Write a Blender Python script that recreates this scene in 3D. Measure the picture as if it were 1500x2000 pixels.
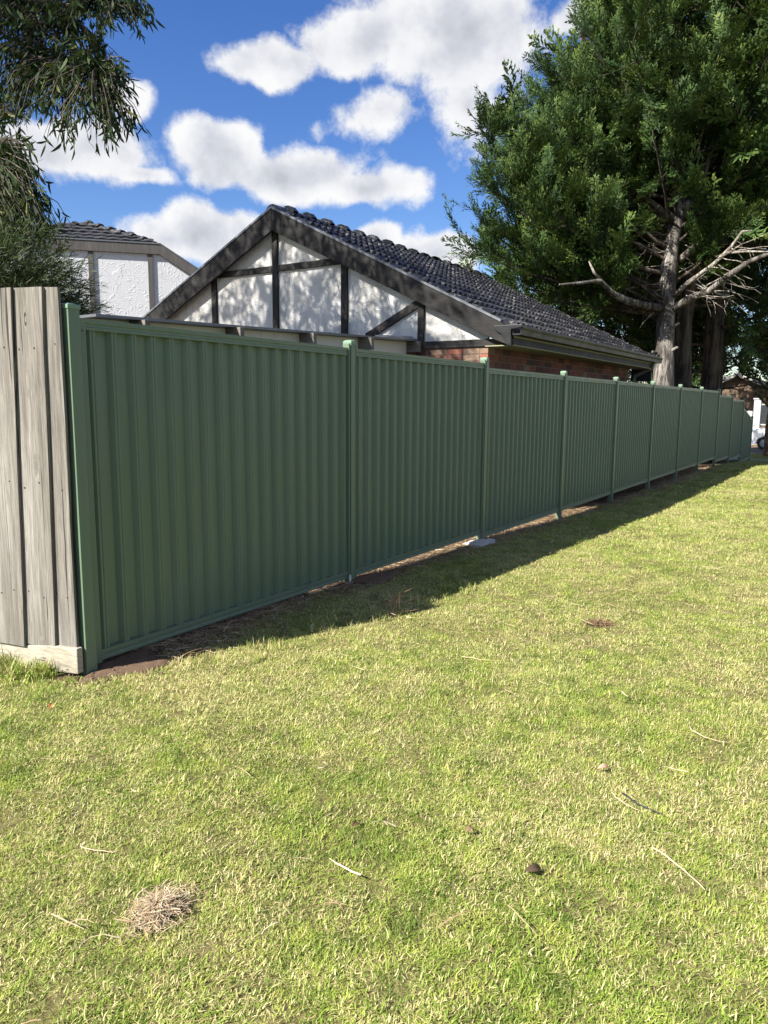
import bpy, math, random
import numpy as np
from mathutils import Vector, Matrix

# ------------------------------------------------------------------ scene, camera, sky, sun
scene = bpy.context.scene
for _o in list(bpy.data.objects):
    bpy.data.objects.remove(_o)
COL = scene.collection
rng = np.random.default_rng(11)
random.seed(11)

CAM = np.array([-2.3083, -3.3166, 1.474])
CR = np.array([0.5404, -0.8414, 0.0058])
CU = np.array([0.1181, 0.0827, 0.9895])
CF = np.array([0.8331, 0.5340, -0.1441])
cam_data = bpy.data.cameras.new("camera")
cam_data.sensor_fit = 'VERTICAL'
cam_data.sensor_height = 36.0
cam_data.lens = 1460.0 / 2000.0 * 36.0
cam_data.clip_start = 0.05
cam_data.clip_end = 2000.0
cam = bpy.data.objects.new("camera", cam_data)
COL.objects.link(cam)
cam.matrix_world = Matrix(((CR[0], CU[0], -CF[0], CAM[0]), (CR[1], CU[1], -CF[1], CAM[1]),
                           (CR[2], CU[2], -CF[2], CAM[2]), (0, 0, 0, 1)))
scene.camera = cam

SUN = Vector((-0.717, 0.300, 0.628)).normalized()
SUN_EL = math.asin(SUN.z)
SUN_ROT = math.atan2(SUN.x, SUN.y)

scene.view_settings.view_transform = 'Standard'
scene.view_settings.look = 'None'
scene.view_settings.gamma = 1.0
scene.view_settings.exposure = 1.5
scene.view_settings.use_curve_mapping = False
scene.cycles.use_adaptive_sampling = True
scene.cycles.max_bounces = 5
scene.cycles.diffuse_bounces = 3
scene.cycles.glossy_bounces = 2
scene.cycles.transparent_max_bounces = 8
scene.cycles.sample_clamp_indirect = 6.0

world = bpy.data.worlds.new("World")
scene.world = world
world.use_nodes = True


class NT:
    """small helper for building node trees"""
    def __init__(self, tree):
        self.t = tree
        self.n = tree.nodes
        self.l = tree.links

    def add(self, typ, **kw):
        nd = self.n.new(typ)
        for k, v in kw.items():
            setattr(nd, k, v)
        return nd

    def put(self, sock, v):
        if isinstance(v, bpy.types.NodeSocket):
            self.l.new(v, sock)
        elif v is not None:
            sock.default_value = v

    def math(self, op, a, b=None, c=None, clamp=False):
        nd = self.add('ShaderNodeMath', operation=op, use_clamp=clamp)
        for i, v in enumerate((a, b, c)):
            if v is not None:
                self.put(nd.inputs[i], v)
        return nd.outputs[0]

    def vmath(self, op, a, b=None, out=0, scale=None):
        nd = self.add('ShaderNodeVectorMath', operation=op)
        self.put(nd.inputs[0], a)
        if b is not None:
            self.put(nd.inputs[1], b)
        if scale is not None:
            self.put(nd.inputs['Scale'], scale)
        return nd.outputs[out]

    def noise(self, vec, scale, detail=4.0, rough=0.55, dist=0.0, out=0):
        nd = self.add('ShaderNodeTexNoise')
        if vec is not None:
            self.l.new(vec, nd.inputs['Vector'])
        nd.inputs['Scale'].default_value = scale
        nd.inputs['Detail'].default_value = detail
        nd.inputs['Roughness'].default_value = rough
        nd.inputs['Distortion'].default_value = dist
        return nd.outputs[out]

    def ramp(self, fac, stops, interp='LINEAR'):
        nd = self.add('ShaderNodeValToRGB')
        nd.color_ramp.interpolation = interp
        e = nd.color_ramp.elements
        while len(e) < len(stops):
            e.new(0.5)
        for el, (p, c) in zip(e, stops):
            el.position = p
            el.color = (c[0], c[1], c[2], 1) if not isinstance(c, (int, float)) else (c, c, c, 1)
        self.put(nd.inputs[0], fac)
        return nd.outputs[0]

    def mix(self, fac, a, b, blend='MIX'):
        nd = self.add('ShaderNodeMix', data_type='RGBA', blend_type=blend)
        self.put(nd.inputs[0], fac)
        self.put(nd.inputs[6], a if isinstance(a, bpy.types.NodeSocket) else (*a, 1))
        self.put(nd.inputs[7], b if isinstance(b, bpy.types.NodeSocket) else (*b, 1))
        return nd.outputs[2]

    def maprange(self, v, a, b, c=0.0, d=1.0, smooth=False):
        nd = self.add('ShaderNodeMapRange')
        if smooth:
            nd.interpolation_type = 'SMOOTHSTEP'
        self.put(nd.inputs[0], v)
        for i, x in enumerate((a, b, c, d)):
            nd.inputs[1 + i].default_value = x
        return nd.outputs[0]


# cumulus heaps: direction, half widths (radians) and weight of every lobe
def _dir(px, py):
    d = CF + CR * (px - 750) / 1460.0 - CU * (py - 1000) / 1460.0
    return d / np.linalg.norm(d)


CLOUD_LOBES = [  # lobe centre, half width, half height, weight
    (870, 70, 225, 125, 1.25), (700, 85, 140, 70, 1.0), (545, 112, 115, 55, 1.0),
    (915, 205, 105, 95, 0.62), (735, 228, 95, 48, 0.52),
    (435, 298, 130, 74, 1.25), (565, 335, 170, 66, 1.25), (715, 368, 135, 44, 0.85),
    (130, 295, 195, 76, 1.1), (245, 200, 48, 46, 0.7), (270, 343, 90, 24, 0.7),
    (392, 455, 90, 78, 1.3), (330, 470, 95, 46, 0.9), (475, 462, 70, 58, 0.9),
    (742, 475, 58, 46, 1.1), (850, 497, 100, 56, 1.1), (1130, 30, 60, 40, 0.8), (1180, 360, 130, 110, 0.8)]
W = NT(world.node_tree)
bg_sky = world.node_tree.nodes['Background']
wout = world.node_tree.nodes['World Output']
sky = W.add('ShaderNodeTexSky')
sky.sky_type = 'NISHITA'
sky.sun_disc = False
sky.sun_elevation = SUN_EL
sky.sun_rotation = SUN_ROT
sky.altitude = 50
sky.air_density = 1.0
sky.dust_density = 0.25
sky.ozone_density = 2.2
hs = W.add('ShaderNodeHueSaturation')
hs.inputs['Hue'].default_value = 0.516
hs.inputs['Saturation'].default_value = 1.30
hs.inputs['Value'].default_value = 0.70
W.l.new(sky.outputs[0], hs.inputs['Color'])
W.l.new(hs.outputs[0], bg_sky.inputs[0])
bg_sky.inputs[1].default_value = 0.085
tc = W.add('ShaderNodeTexCoord')
d0 = tc.outputs['Generated']
wa = W.math('SUBTRACT', W.noise(d0, 9.0, 2.0, 0.5), 0.5)
gdw = W.vmath('ADD', d0, W.vmath('SCALE', (0.05, -0.04, 0.06), scale=wa))
field = None
for (px, py, rx, ry, wgt) in CLOUD_LOBES:
    c = _dir(px, py)
    a = np.cross(c, [0, 0, 1.0]); a /= np.linalg.norm(a)
    b = np.cross(a, c)
    k = abs(float(c @ CF))
    su, sv = rx / 1460.0 * k * 0.97, ry / 1460.0 * k * 0.92
    # squared distance in the lobe's own axes
    uu = W.vmath('DOT_PRODUCT', gdw, tuple(a / su), out=1)
    vv = W.vmath('DOT_PRODUCT', gdw, tuple(b / sv), out=1)
    q = W.math('MULTIPLY_ADD', uu, uu, W.math('MULTIPLY', vv, vv))
    fl = W.math('MULTIPLY_ADD', W.math('SQRT', q), -wgt, wgt)
    field = fl if field is None else W.math('MAXIMUM', field, fl)
# the same kind of heaps over the rest of the sky
vc = W.vmath('DOT_PRODUCT', d0, tuple(_dir(700, 350)), out=1)
wide = W.math('MULTIPLY_ADD', W.noise(d0, 3.1, 2.0, 0.5), 5.5, -2.9)
wide = W.math('SUBTRACT', wide, W.maprange(vc, 0.80, 0.93, 0.0, 4.0))
field = W.math('MAXIMUM', field, wide)
n_a = W.noise(d0, 17.0, 8.0, 0.63)
dens = W.math('MULTIPLY_ADD', n_a, 1.35, W.math('SUBTRACT', field, 0.66))
cov = W.maprange(dens, -0.05, 0.38, 0.0, 0.985, True)
sdir = Vector((-0.60, 0.25, 0.75)).normalized() * 0.026
n_b = W.noise(W.vmath('ADD', d0, tuple(sdir)), 15.0, 3.0, 0.55)
lit = W.math('SUBTRACT', n_a, n_b)
shade = W.math('ADD', W.math('MULTIPLY', lit, 0.85), W.math('MULTIPLY', field, -0.45))
cl_b = W.maprange(shade, -0.62, 0.02, 0.0, 1.0)
cl_col = W.ramp(cl_b, [(0.0, (0.56, 0.58, 0.64)), (0.35, (0.70, 0.72, 0.78)), (0.70, (0.90, 0.91, 0.94)), (1.0, (1.0, 1.0, 1.0))])
bg_cl = W.add('ShaderNodeBackground')
W.l.new(cl_col, bg_cl.inputs[0])
bg_cl.inputs[1].default_value = 0.35
mx = W.add('ShaderNodeMixShader')
W.l.new(cov, mx.inputs[0])
W.l.new(bg_sky.outputs[0], mx.inputs[1])
W.l.new(bg_cl.outputs[0], mx.inputs[2])
W.l.new(mx.outputs[0], wout.inputs[0])

sun_data = bpy.data.lights.new("sun", 'SUN')
sun_data.energy = 5.0
sun_data.angle = math.radians(0.53)
sun_data.color = (1.0, 0.945, 0.85)
sun = bpy.data.objects.new("sun", sun_data)
COL.objects.link(sun)
sun.rotation_euler = SUN.to_track_quat('Z', 'Y').to_euler()


# ------------------------------------------------------------------ mesh and object helpers
def link(o, parent=None):
    COL.objects.link(o)
    if parent is not None:
        o.parent = parent
    return o


def tag(o, label=None, cat=None, group=None, kind=None):
    if label:
        o['label'] = label
    if cat:
        o['category'] = cat
    if group:
        o['group'] = group
    if kind:
        o['kind'] = kind
    return o


def thing(name, label, cat, loc=(0, 0, 0), rz=0.0, group=None):
    o = bpy.data.objects.new(name, None)
    o.empty_display_size = 0.1
    o.location = loc
    o.rotation_euler = (0, 0, rz)
    link(o)
    return tag(o, label, cat, group)


class MB:
    """collects vertices and faces of one mesh"""
    def __init__(self):
        self.v = []
        self.f = []

    def box(self, x0, x1, y0, y1, z0, z1):
        b = len(self.v)
        self.v += [(x0, y0, z0), (x1, y0, z0), (x1, y1, z0), (x0, y1, z0), (x0, y0, z1), (x1, y0, z1), (x1, y1, z1), (x0, y1, z1)]
        self.f += [tuple(b + i for i in q) for q in ((0, 3, 2, 1), (4, 5, 6, 7), (0, 1, 5, 4), (1, 2, 6, 5), (2, 3, 7, 6), (3, 0, 4, 7))]
        return self

    def hexa(self, p):
        """8 corners: bottom ring 0-3, top ring 4-7"""
        b = len(self.v)
        self.v += [tuple(q) for q in p]
        self.f += [tuple(b + i for i in q) for q in ((0, 3, 2, 1), (4, 5, 6, 7), (0, 1, 5, 4), (1, 2, 6, 5), (2, 3, 7, 6), (3, 0, 4, 7))]
        return self

    def prism(self, poly, off):
        """polygon (list of 3-D points) extruded by off"""
        b = len(self.v)
        n = len(poly)
        self.v += [tuple(q) for q in poly] + [tuple(Vector(q) + Vector(off)) for q in poly]
        self.f.append(tuple(b + i for i in reversed(range(n))))
        self.f.append(tuple(b + n + i for i in range(n)))
        for i in range(n):
            j = (i + 1) % n
            self.f.append((b + i, b + j, b + n + j, b + n + i))
        return self

    def tube(self, pts, rad, seg=8, cap=True):
        b = len(self.v)
        pts = [Vector(p) for p in pts]
        n = len(pts)
        rad = rad if hasattr(rad, '__len__') else [rad] * n
        up = Vector((0.13, 0.31, 0.94))
        for i, p in enumerate(pts):
            t = (pts[min(i + 1, n - 1)] - pts[max(i - 1, 0)]).normalized()
            if abs(t.dot(up)) > 0.97:
                up = Vector((0.9, 0.3, 0.1))
            s = t.cross(up).normalized()
            w = s.cross(t)
            for k in range(seg):
                a = 2 * math.pi * k / seg
                self.v.append(tuple(p + (s * math.cos(a) + w * math.sin(a)) * rad[i]))
        for i in range(n - 1):
            for k in range(seg):
                k2 = (k + 1) % seg
                self.f.append((b + i * seg + k, b + i * seg + k2, b + (i + 1) * seg + k2, b + (i + 1) * seg + k))
        if cap:
            self.f.append(tuple(b + k for k in reversed(range(seg))))
            self.f.append(tuple(b + (n - 1) * seg + k for k in range(seg)))
        return self

    def mesh(self, name, mat, smooth=False):
        me = bpy.data.meshes.new(name)
        me.from_pydata(self.v, [], self.f)
        me.materials.append(mat)
        if smooth:
            me.polygons.foreach_set('use_smooth', [True] * len(me.polygons))
        me.update()
        return me

    def build(self, name, mat, parent=None, smooth=False, fix=True):
        me = self.mesh(name, mat, smooth)
        if fix:
            import bmesh
            bm = bmesh.new()
            bm.from_mesh(me)
            bmesh.ops.recalc_face_normals(bm, faces=bm.faces)
            bm.to_mesh(me)
            bm.free()
        return link(bpy.data.objects.new(name, me), parent)


def bevel(o, w, seg=2):
    m = o.modifiers.new("bevel", 'BEVEL')
    m.width = w
    m.segments = seg
    m.limit_method = 'ANGLE'
    return o


def np_mesh(name, V, F, mat, attrs=None, smooth=False):
    """V (n,3); F (m,k) all faces of one size; attrs {name: per-vertex floats}"""
    V = np.ascontiguousarray(V, dtype=np.float32)
    F = np.ascontiguousarray(F, dtype=np.int32)
    m, k = F.shape
    me = bpy.data.meshes.new(name)
    me.vertices.add(len(V))
    me.vertices.foreach_set('co', V.ravel())
    me.loops.add(m * k)
    me.loops.foreach_set('vertex_index', F.ravel())
    me.polygons.add(m)
    me.polygons.foreach_set('loop_start', np.arange(0, m * k, k, dtype=np.int32))
    if smooth:
        me.polygons.foreach_set('use_smooth', np.ones(m, dtype=bool))
    for an, av in (attrs or {}).items():
        at = me.attributes.new(an, 'FLOAT', 'POINT')
        at.data.foreach_set('value', np.ascontiguousarray(av, dtype=np.float32))
    me.materials.append(mat)
    me.update(calc_edges=True)
    me.validate()
    return me


def scatter(tv, tf, R, T, ta=None, ia=None):
    """template verts (k,3) faces (m,j) placed by N rotation-scale matrices R (N,3,3) and T (N,3)"""
    N, k = len(T), len(tv)
    V = np.einsum('nij,kj->nki', R, tv) + T[:, None, :]
    F = tf[None, :, :] + (np.arange(N) * k)[:, None, None]
    a = None if ta is None else np.tile(ta, N)
    b = None if ia is None else np.repeat(ia, k)
    return V.reshape(-1, 3), F.reshape(-1, tf.shape[1]), a, b


def frames(d, roll=None, s=None):
    """rotation matrices whose local +Y is d; roll about it"""
    d = d / np.linalg.norm(d, axis=1, keepdims=True)
    ref = np.where(np.abs(d[:, 2:3]) > 0.95, np.array([[1.0, 0, 0]]), np.array([[0, 0, 1.0]]))
    x = np.cross(d, ref)
    x /= np.linalg.norm(x, axis=1, keepdims=True)
    z = np.cross(x, d)
    if roll is not None:
        c, q = np.cos(roll)[:, None], np.sin(roll)[:, None]
        x, z = x * c + z * q, z * c - x * q
    R = np.stack([x, d, z], axis=2)
    if s is not None:
        R = R * np.asarray(s).reshape(-1, 1, 1)
    return R


def gz(X):
    """height of the ground: the block falls towards the street"""
    return np.interp(X, [-60, -10, 2.3, 4.7, 7.0, 9.4, 12, 19, 21.3, 23.7, 26, 30, 36, 400],
                     [.10, .10, .085, .05, -.015, -.065, -.085, -.11, -.19, -.29, -.42, -.55, -.58, -.60])


# ------------------------------------------------------------------ materials
def material(name):
    m = bpy.data.materials.new(name)
    m.use_nodes = True
    t = NT(m.node_tree)
    bsdf = m.node_tree.nodes['Principled BSDF']
    return m, t, bsdf


def obj_coord(t, rnd=True):
    tcn = t.add('ShaderNodeTexCoord')
    v = tcn.outputs['Object']
    if rnd:
        oi = t.add('ShaderNodeObjectInfo')
        v = t.vmath('ADD', v, t.vmath('SCALE', (13.1, 7.7, 21.3), scale=oi.outputs['Random']))
    return v


def bump(t, bsdf, h, strength, dist=0.01):
    b = t.add('ShaderNodeBump')
    b.inputs['Strength'].default_value = strength
    b.inputs['Distance'].default_value = dist
    t.l.new(h, b.inputs['Height'])
    t.l.new(b.outputs[0], bsdf.inputs['Normal'])


def mat_painted(name, col, rough=0.5, spec=0.4, var=0.12, scale=6.0, dirt=None, bumpy=0.0, metallic=0.0):
    m, t, b = material(name)
    v = obj_coord(t)
    n = t.noise(v, scale, 6, 0.6)
    c = t.mix(n, tuple(x * (1 - var) for x in col), tuple(x * (1 + var) for x in col))
    if dirt:
        dm = t.maprange(t.noise(v, scale * 0.6, 8, 0.7), 0.52, 0.72)
        c = t.mix(t.math('MULTIPLY', dm, dirt[1]), c, dirt[0])
    t.l.new(c, b.inputs['Base Color'])
    t.l.new(t.maprange(t.noise(v, scale * 2.5, 4), 0.3, 0.7, max(0.05, rough - 0.08), rough + 0.08), b.inputs['Roughness'])
    b.inputs['Specular IOR Level'].default_value = spec
    b.inputs['Metallic'].default_value = metallic
    if bumpy:
        bump(t, b, t.noise(v, scale * 12, 4), bumpy)
    return m


def mat_wood(name, c0, c1, c2, along='Z', grain=14.0, rough=0.85, knots=True, bumpy=0.5, crack=0.6, streak=None):
    """weathered timber: fine grain along one axis, broader bands, knots and drying cracks"""
    m, t, b = material(name)
    v = obj_coord(t)
    sc = {'X': (0.035, 1, 1), 'Y': (1, 0.035, 1), 'Z': (1, 1, 0.035)}[along]
    sc2 = {'X': (0.12, 1, 1), 'Y': (1, 0.12, 1), 'Z': (1, 1, 0.12)}[along]
    wob = t.vmath('SCALE', t.vmath('SUBTRACT', t.noise(v, 2.2, 2, out=1), (0.5, 0.5, 0.5)), scale=0.022)
    vw = t.vmath('ADD', v, wob)
    kd = None
    if knots:
        vo = t.add('ShaderNodeTexVoronoi')
        t.l.new(t.vmath('MULTIPLY', v, {'X': (1, 3, 3), 'Y': (3, 1, 3), 'Z': (3, 3, 1)}[along]), vo.inputs['Vector'])
        vo.inputs['Scale'].default_value = 2.3
        kd = vo.outputs['Distance']
        vw = t.vmath('ADD', vw, t.vmath('SCALE', (0.07, 0.07, 0.07), scale=t.math('POWER', t.maprange(kd, 0.0, 0.22, 1.0, 0.0), 2.0)))
    g = t.noise(t.vmath('MULTIPLY', vw, sc), grain * 9, 6, 0.72)
    band = t.noise(t.vmath('MULTIPLY', vw, sc), grain * 2.0, 4, 0.6)
    pat = t.noise(t.vmath('MULTIPLY', vw, sc2), 4.5, 4, 0.55)
    c = t.mix(t.maprange(band, 0.3, 0.7), c0, c1)
    c = t.mix(t.maprange(pat, 0.45, 0.7, 0, 0.75), c, c2)
    c = t.mix(t.maprange(g, 0.38, 0.62, 0.55, 0.0), c, tuple(x * 0.42 for x in c0))
    if crack:
        ck = t.noise(t.vmath('MULTIPLY', vw, tuple(x if x == 1 else 0.012 for x in sc)), grain * 3.4, 2, 0.4)
        cm = t.maprange(ck, 0.30, 0.335, crack, 0.0)
        c = t.mix(cm, c, tuple(x * 0.2 for x in c0))
    if kd is not None:
        c = t.mix(t.maprange(kd, 0.02, 0.075, 0.7, 0.0), c, (c0[0] * 0.35, c0[1] * 0.27, c0[2] * 0.2))
    if streak:
        c = t.mix(t.maprange(t.noise(v, 3.0, 6, 0.7), 0.5, 0.75, 0, streak[1]), c, streak[0])
    t.l.new(c, b.inputs['Base Color'])
    b.inputs['Roughness'].default_value = rough
    b.inputs['Specular IOR Level'].default_value = 0.2
    bump(t, b, t.math('ADD', t.math('MULTIPLY', g, 0.6), t.math('MULTIPLY', band, 0.4)), bumpy, 0.006)
    return m


def mat_leaf(name, stops, attr='tip', rough=0.55, trans=0.25, rnd=0.25, patch=0.8):
    """leaves: colour by the per-leaf value, some light passes through"""
    m, t, b = material(name)
    a = t.add('ShaderNodeAttribute', attribute_name=attr)
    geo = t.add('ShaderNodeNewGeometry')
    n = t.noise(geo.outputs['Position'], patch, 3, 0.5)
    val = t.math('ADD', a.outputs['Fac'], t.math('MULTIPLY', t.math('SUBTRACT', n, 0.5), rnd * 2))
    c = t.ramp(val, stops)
    t.l.new(c, b.inputs['Base Color'])
    b.inputs['Roughness'].default_value = rough
    b.inputs['Specular IOR Level'].default_value = 0.14
    tr = t.add('ShaderNodeBsdfTranslucent')
    t.l.new(t.mix(0.5, c, (0.12, 0.17, 0.02)), tr.inputs[0])
    ms = t.add('ShaderNodeMixShader')
    ms.inputs[0].default_value = trans
    t.l.new(b.outputs[0], ms.inputs[1])
    t.l.new(tr.outputs[0], ms.inputs[2])
    t.l.new(ms.outputs[0], m.node_tree.nodes['Material Output'].inputs[0])
    return m


def mat_bark(name, dark, light, scale=9.0, stretch=0.16, bumpy=0.9):
    m, t, b = material(name)
    tcn = t.add('ShaderNodeTexCoord')
    v = tcn.outputs['Object']
    vs = t.vmath('MULTIPLY', v, (1, 1, stretch))
    n = t.noise(vs, scale, 8, 0.7, 0.4)
    n2 = t.noise(v, 1.6, 3, 0.5)
    c = t.ramp(t.math('ADD', n, t.math('MULTIPLY', t.math('SUBTRACT', n2, 0.5), 0.35)),
               [(0.34, tuple(x * 0.5 for x in dark)), (0.47, dark), (0.60, light), (0.8, tuple(min(1, x * 1.25) for x in light))])
    t.l.new(c, b.inputs['Base Color'])
    b.inputs['Roughness'].default_value = 0.92
    b.inputs['Specular IOR Level'].default_value = 0.15
    bump(t, b, n, bumpy, 0.09)
    return m


def mat_stucco(name, col, dirty, amount, swirl=1.0):
    m, t, b = material(name)
    v = obj_coord(t, False)
    n = t.noise(v, 2.0, 8, 0.68)
    c = t.mix(t.maprange(n, 0.46, 0.74, 0, amount), col, dirty)
    n3 = t.noise(t.vmath('MULTIPLY', v, (1, 1, 0.3)), 9.0, 6, 0.7)
    c = t.mix(t.maprange(n3, 0.55, 0.75, 0, amount * 0.7), c, tuple(x * 0.75 for x in dirty))
    t.l.new(c, b.inputs['Base Color'])
    b.inputs['Roughness'].default_value = 0.8
    b.inputs['Specular IOR Level'].default_value = 0.25
    wv = t.noise(v, 2.2, 1, 0.5, 1.6)
    ridge = t.math('ABSOLUTE', t.math('SUBTRACT', t.math('FRACT', t.math('MULTIPLY', wv, 7.0)), 0.5))
    h = t.math('ADD', t.math('MULTIPLY', t.maprange(ridge, 0.0, 0.16, 1.0, 0.0, True), swirl), t.math('MULTIPLY', t.noise(v, 22, 3), 0.12))
    bump(t, b, h, 0.5, 0.010)
    return m

# ------------------------------------------------------------------ ground, path, road
def lumps(X, Y):
    return 0.010 * np.sin(X * 2.1 + 0.7 * Y) * np.sin(Y * 1.7 - 0.4 * X) + 0.006 * np.sin(X * 5.3 - 2.0 * Y + 1.0) * np.sin(Y * 4.1 + 0.5)


def ground_z(X, Y):
    X = np.asarray(X, float)
    Y = np.asarray(Y, float)
    dip = np.where((X > 33.55) & (X < 41.0), -0.13, 0.0)
    fade = np.clip((30 - X) / 4, 0, 1) * np.clip((-Y + 0.5) / 0.6, 0, 1)
    return gz(X) + dip + lumps(X, Y) * fade


def make_ground():
    xs = np.concatenate([np.linspace(-60, -7, 12), np.linspace(-6, 12, 145), np.linspace(12.25, 30.9, 60), [33.54, 33.56, 35, 38, 40.99, 41.01, 44], np.linspace(50, 400, 12)])
    ys = np.concatenate([np.linspace(-200, -10, 12), np.linspace(-9, 1.5, 85), np.linspace(2, 20, 25), np.linspace(25, 300, 14)])
    XX, YY = np.meshgrid(xs, ys, indexing='ij')
    V = np.stack([XX, YY, ground_z(XX, YY)], -1).reshape(-1, 3)
    nx, ny = len(xs), len(ys)
    i, j = np.meshgrid(np.arange(nx - 1), np.arange(ny - 1), indexing='ij')
    a = (i * ny + j).ravel()
    F = np.stack([a, a + ny, a + ny + 1, a + 1], -1)
    m, t, b = material("earth_and_thatch")
    geo = t.add('ShaderNodeNewGeometry')
    p = geo.outputs['Position']
    n1 = t.noise(p, 1.1, 5, 0.6)
    n2 = t.noise(p, 38.0, 5, 0.75)
    thatch = t.mix(t.maprange(n1, 0.35, 0.65), (0.17, 0.165, 0.058), (0.25, 0.21, 0.10))
    thatch = t.mix(t.maprange(n2, 0.38, 0.62), tuple(x * 0.4 for x in (0.20, 0.17, 0.07)), thatch)
    dirt = t.mix(t.maprange(n2, 0.3, 0.7), (0.06, 0.042, 0.028), (0.16, 0.11, 0.07))
    sx = t.add('ShaderNodeSeparateXYZ')
    t.l.new(p, sx.inputs[0])
    edge = t.math('ADD', sx.outputs[1], t.math('MULTIPLY', t.math('SUBTRACT', t.noise(p, 2.6, 4, 0.6), 0.5), 0.55))
    behind = t.maprange(edge, -0.14, -0.02)
    left = t.maprange(sx.outputs[0], -0.35, -0.10)
    c = t.mix(t.math('MULTIPLY', behind, left), thatch, dirt)
    t.l.new(c, b.inputs['Base Color'])
    b.inputs['Roughness'].default_value = 0.95
    b.inputs['Specular IOR Level'].default_value = 0.1
    bump(t, b, n2, 0.7, 0.02)
    o = link(bpy.data.objects.new("ground", np_mesh("ground", V, F, m, smooth=True)))
    tag(o, "gently falling ground under the lawn and yards", "ground", kind="structure")


make_ground()

M_CONC = mat_painted("pale_concrete", (0.36, 0.35, 0.33), 0.9, 0.2, 0.18, 14, ((0.2, 0.18, 0.15), 0.5), 0.5)
M_ROAD = mat_painted("asphalt", (0.06, 0.06, 0.064), 0.85, 0.3, 0.25, 30, None, 0.6)


def strip(name, x0, x1, y0, y1, dz, mat, thick, label, n=24):
    b = MB()
    ys = np.linspace(y0, y1, n)
    for k in range(n - 1):
        za, zb = float(gz(x0)) + dz, float(gz(x1)) + dz
        b.hexa([(x0, ys[k], za - thick), (x1, ys[k], zb - thick), (x1, ys[k + 1], zb - thick), (x0, ys[k + 1], za - thick),
                (x0, ys[k], za), (x1, ys[k], zb), (x1, ys[k + 1], zb), (x0, ys[k + 1], za)])
    b2 = MB()
    za, zb = float(gz(x0)) + dz, float(gz(x1)) + dz
    b2.hexa([(x0, y0, za - thick), (x1, y0, zb - thick), (x1, y1, zb - thick), (x0, y1, za - thick),
             (x0, y0, za), (x1, y0, zb), (x1, y1, zb), (x0, y1, za)])
    o = b2.build(name, mat)
    return tag(o, label, name.replace('_', ' '), kind="structure")


strip("footpath", 26.75, 27.9, -60, 60, 0.012, M_CONC, 0.06, "pale concrete footpath crossing beyond the fence end")
strip("kerb", 33.45, 33.65, -80, 80, 0.02, M_CONC, 0.3, "concrete kerb along the street")
strip("road", 33.652, 40.95, -80, 80, -0.10, M_ROAD, 0.02, "grey asphalt street beyond the lawn")

# ------------------------------------------------------------------ grass
STRAW = (0.42, 0.34, 0.15)
M_GRASS, _t, _b = material("grass_blades")
_a = _t.add('ShaderNodeAttribute', attribute_name='rnd')
_h = _t.add('ShaderNodeAttribute', attribute_name='up')
_geo = _t.add('ShaderNodeNewGeometry')
_p = _geo.outputs['Position']
_n = _t.math('ADD', _t.math('MULTIPLY', _t.noise(_p, 0.7, 3, 0.5), 0.40), _t.math('MULTIPLY', _t.noise(_p, 4.2, 6, 0.68), 0.60))
_sx = _t.add('ShaderNodeSeparateXYZ')
_t.l.new(_p, _sx.inputs[0])
_dry = _t.maprange(_n, 0.40, 0.62, 0.14, 0.76)
_sel = _t.maprange(_t.math('SUBTRACT', _dry, _a.outputs['Fac']), -0.05, 0.05)
_oi = _t.add('ShaderNodeObjectInfo')
_gv = _t.noise(_p, 9.0, 2, 0.5)
_green = _t.ramp(_gv, [(0.3, (0.12, 0.185, 0.027)), (0.5, (0.23, 0.315, 0.05)), (0.7, (0.37, 0.43, 0.085))])
_frac = _t.math('FRACT', _t.math('MULTIPLY', _a.outputs['Fac'], 17.3))
_straw = _t.ramp(_frac, [(0.0, (0.32, 0.27, 0.11)), (0.5, (0.56, 0.50, 0.23)), (1.0, (0.72, 0.67, 0.38))])
_c = _t.mix(_sel, _green, _straw)
_t.l.new(_c, _b.inputs['Base Color'])
_b.inputs['Roughness'].default_value = 0.5
_b.inputs['Specular IOR Level'].default_value = 0.25
_tr = _t.add('ShaderNodeBsdfTranslucent')
_t.l.new(_c, _tr.inputs[0])
_ms = _t.add('ShaderNodeMixShader')
_ms.inputs[0].default_value = 0.28
_t.l.new(_b.outputs[0], _ms.inputs[1])
_t.l.new(_tr.outputs[0], _ms.inputs[2])
_t.l.new(_ms.outputs[0], M_GRASS.node_tree.nodes['Material Output'].inputs[0])


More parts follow.
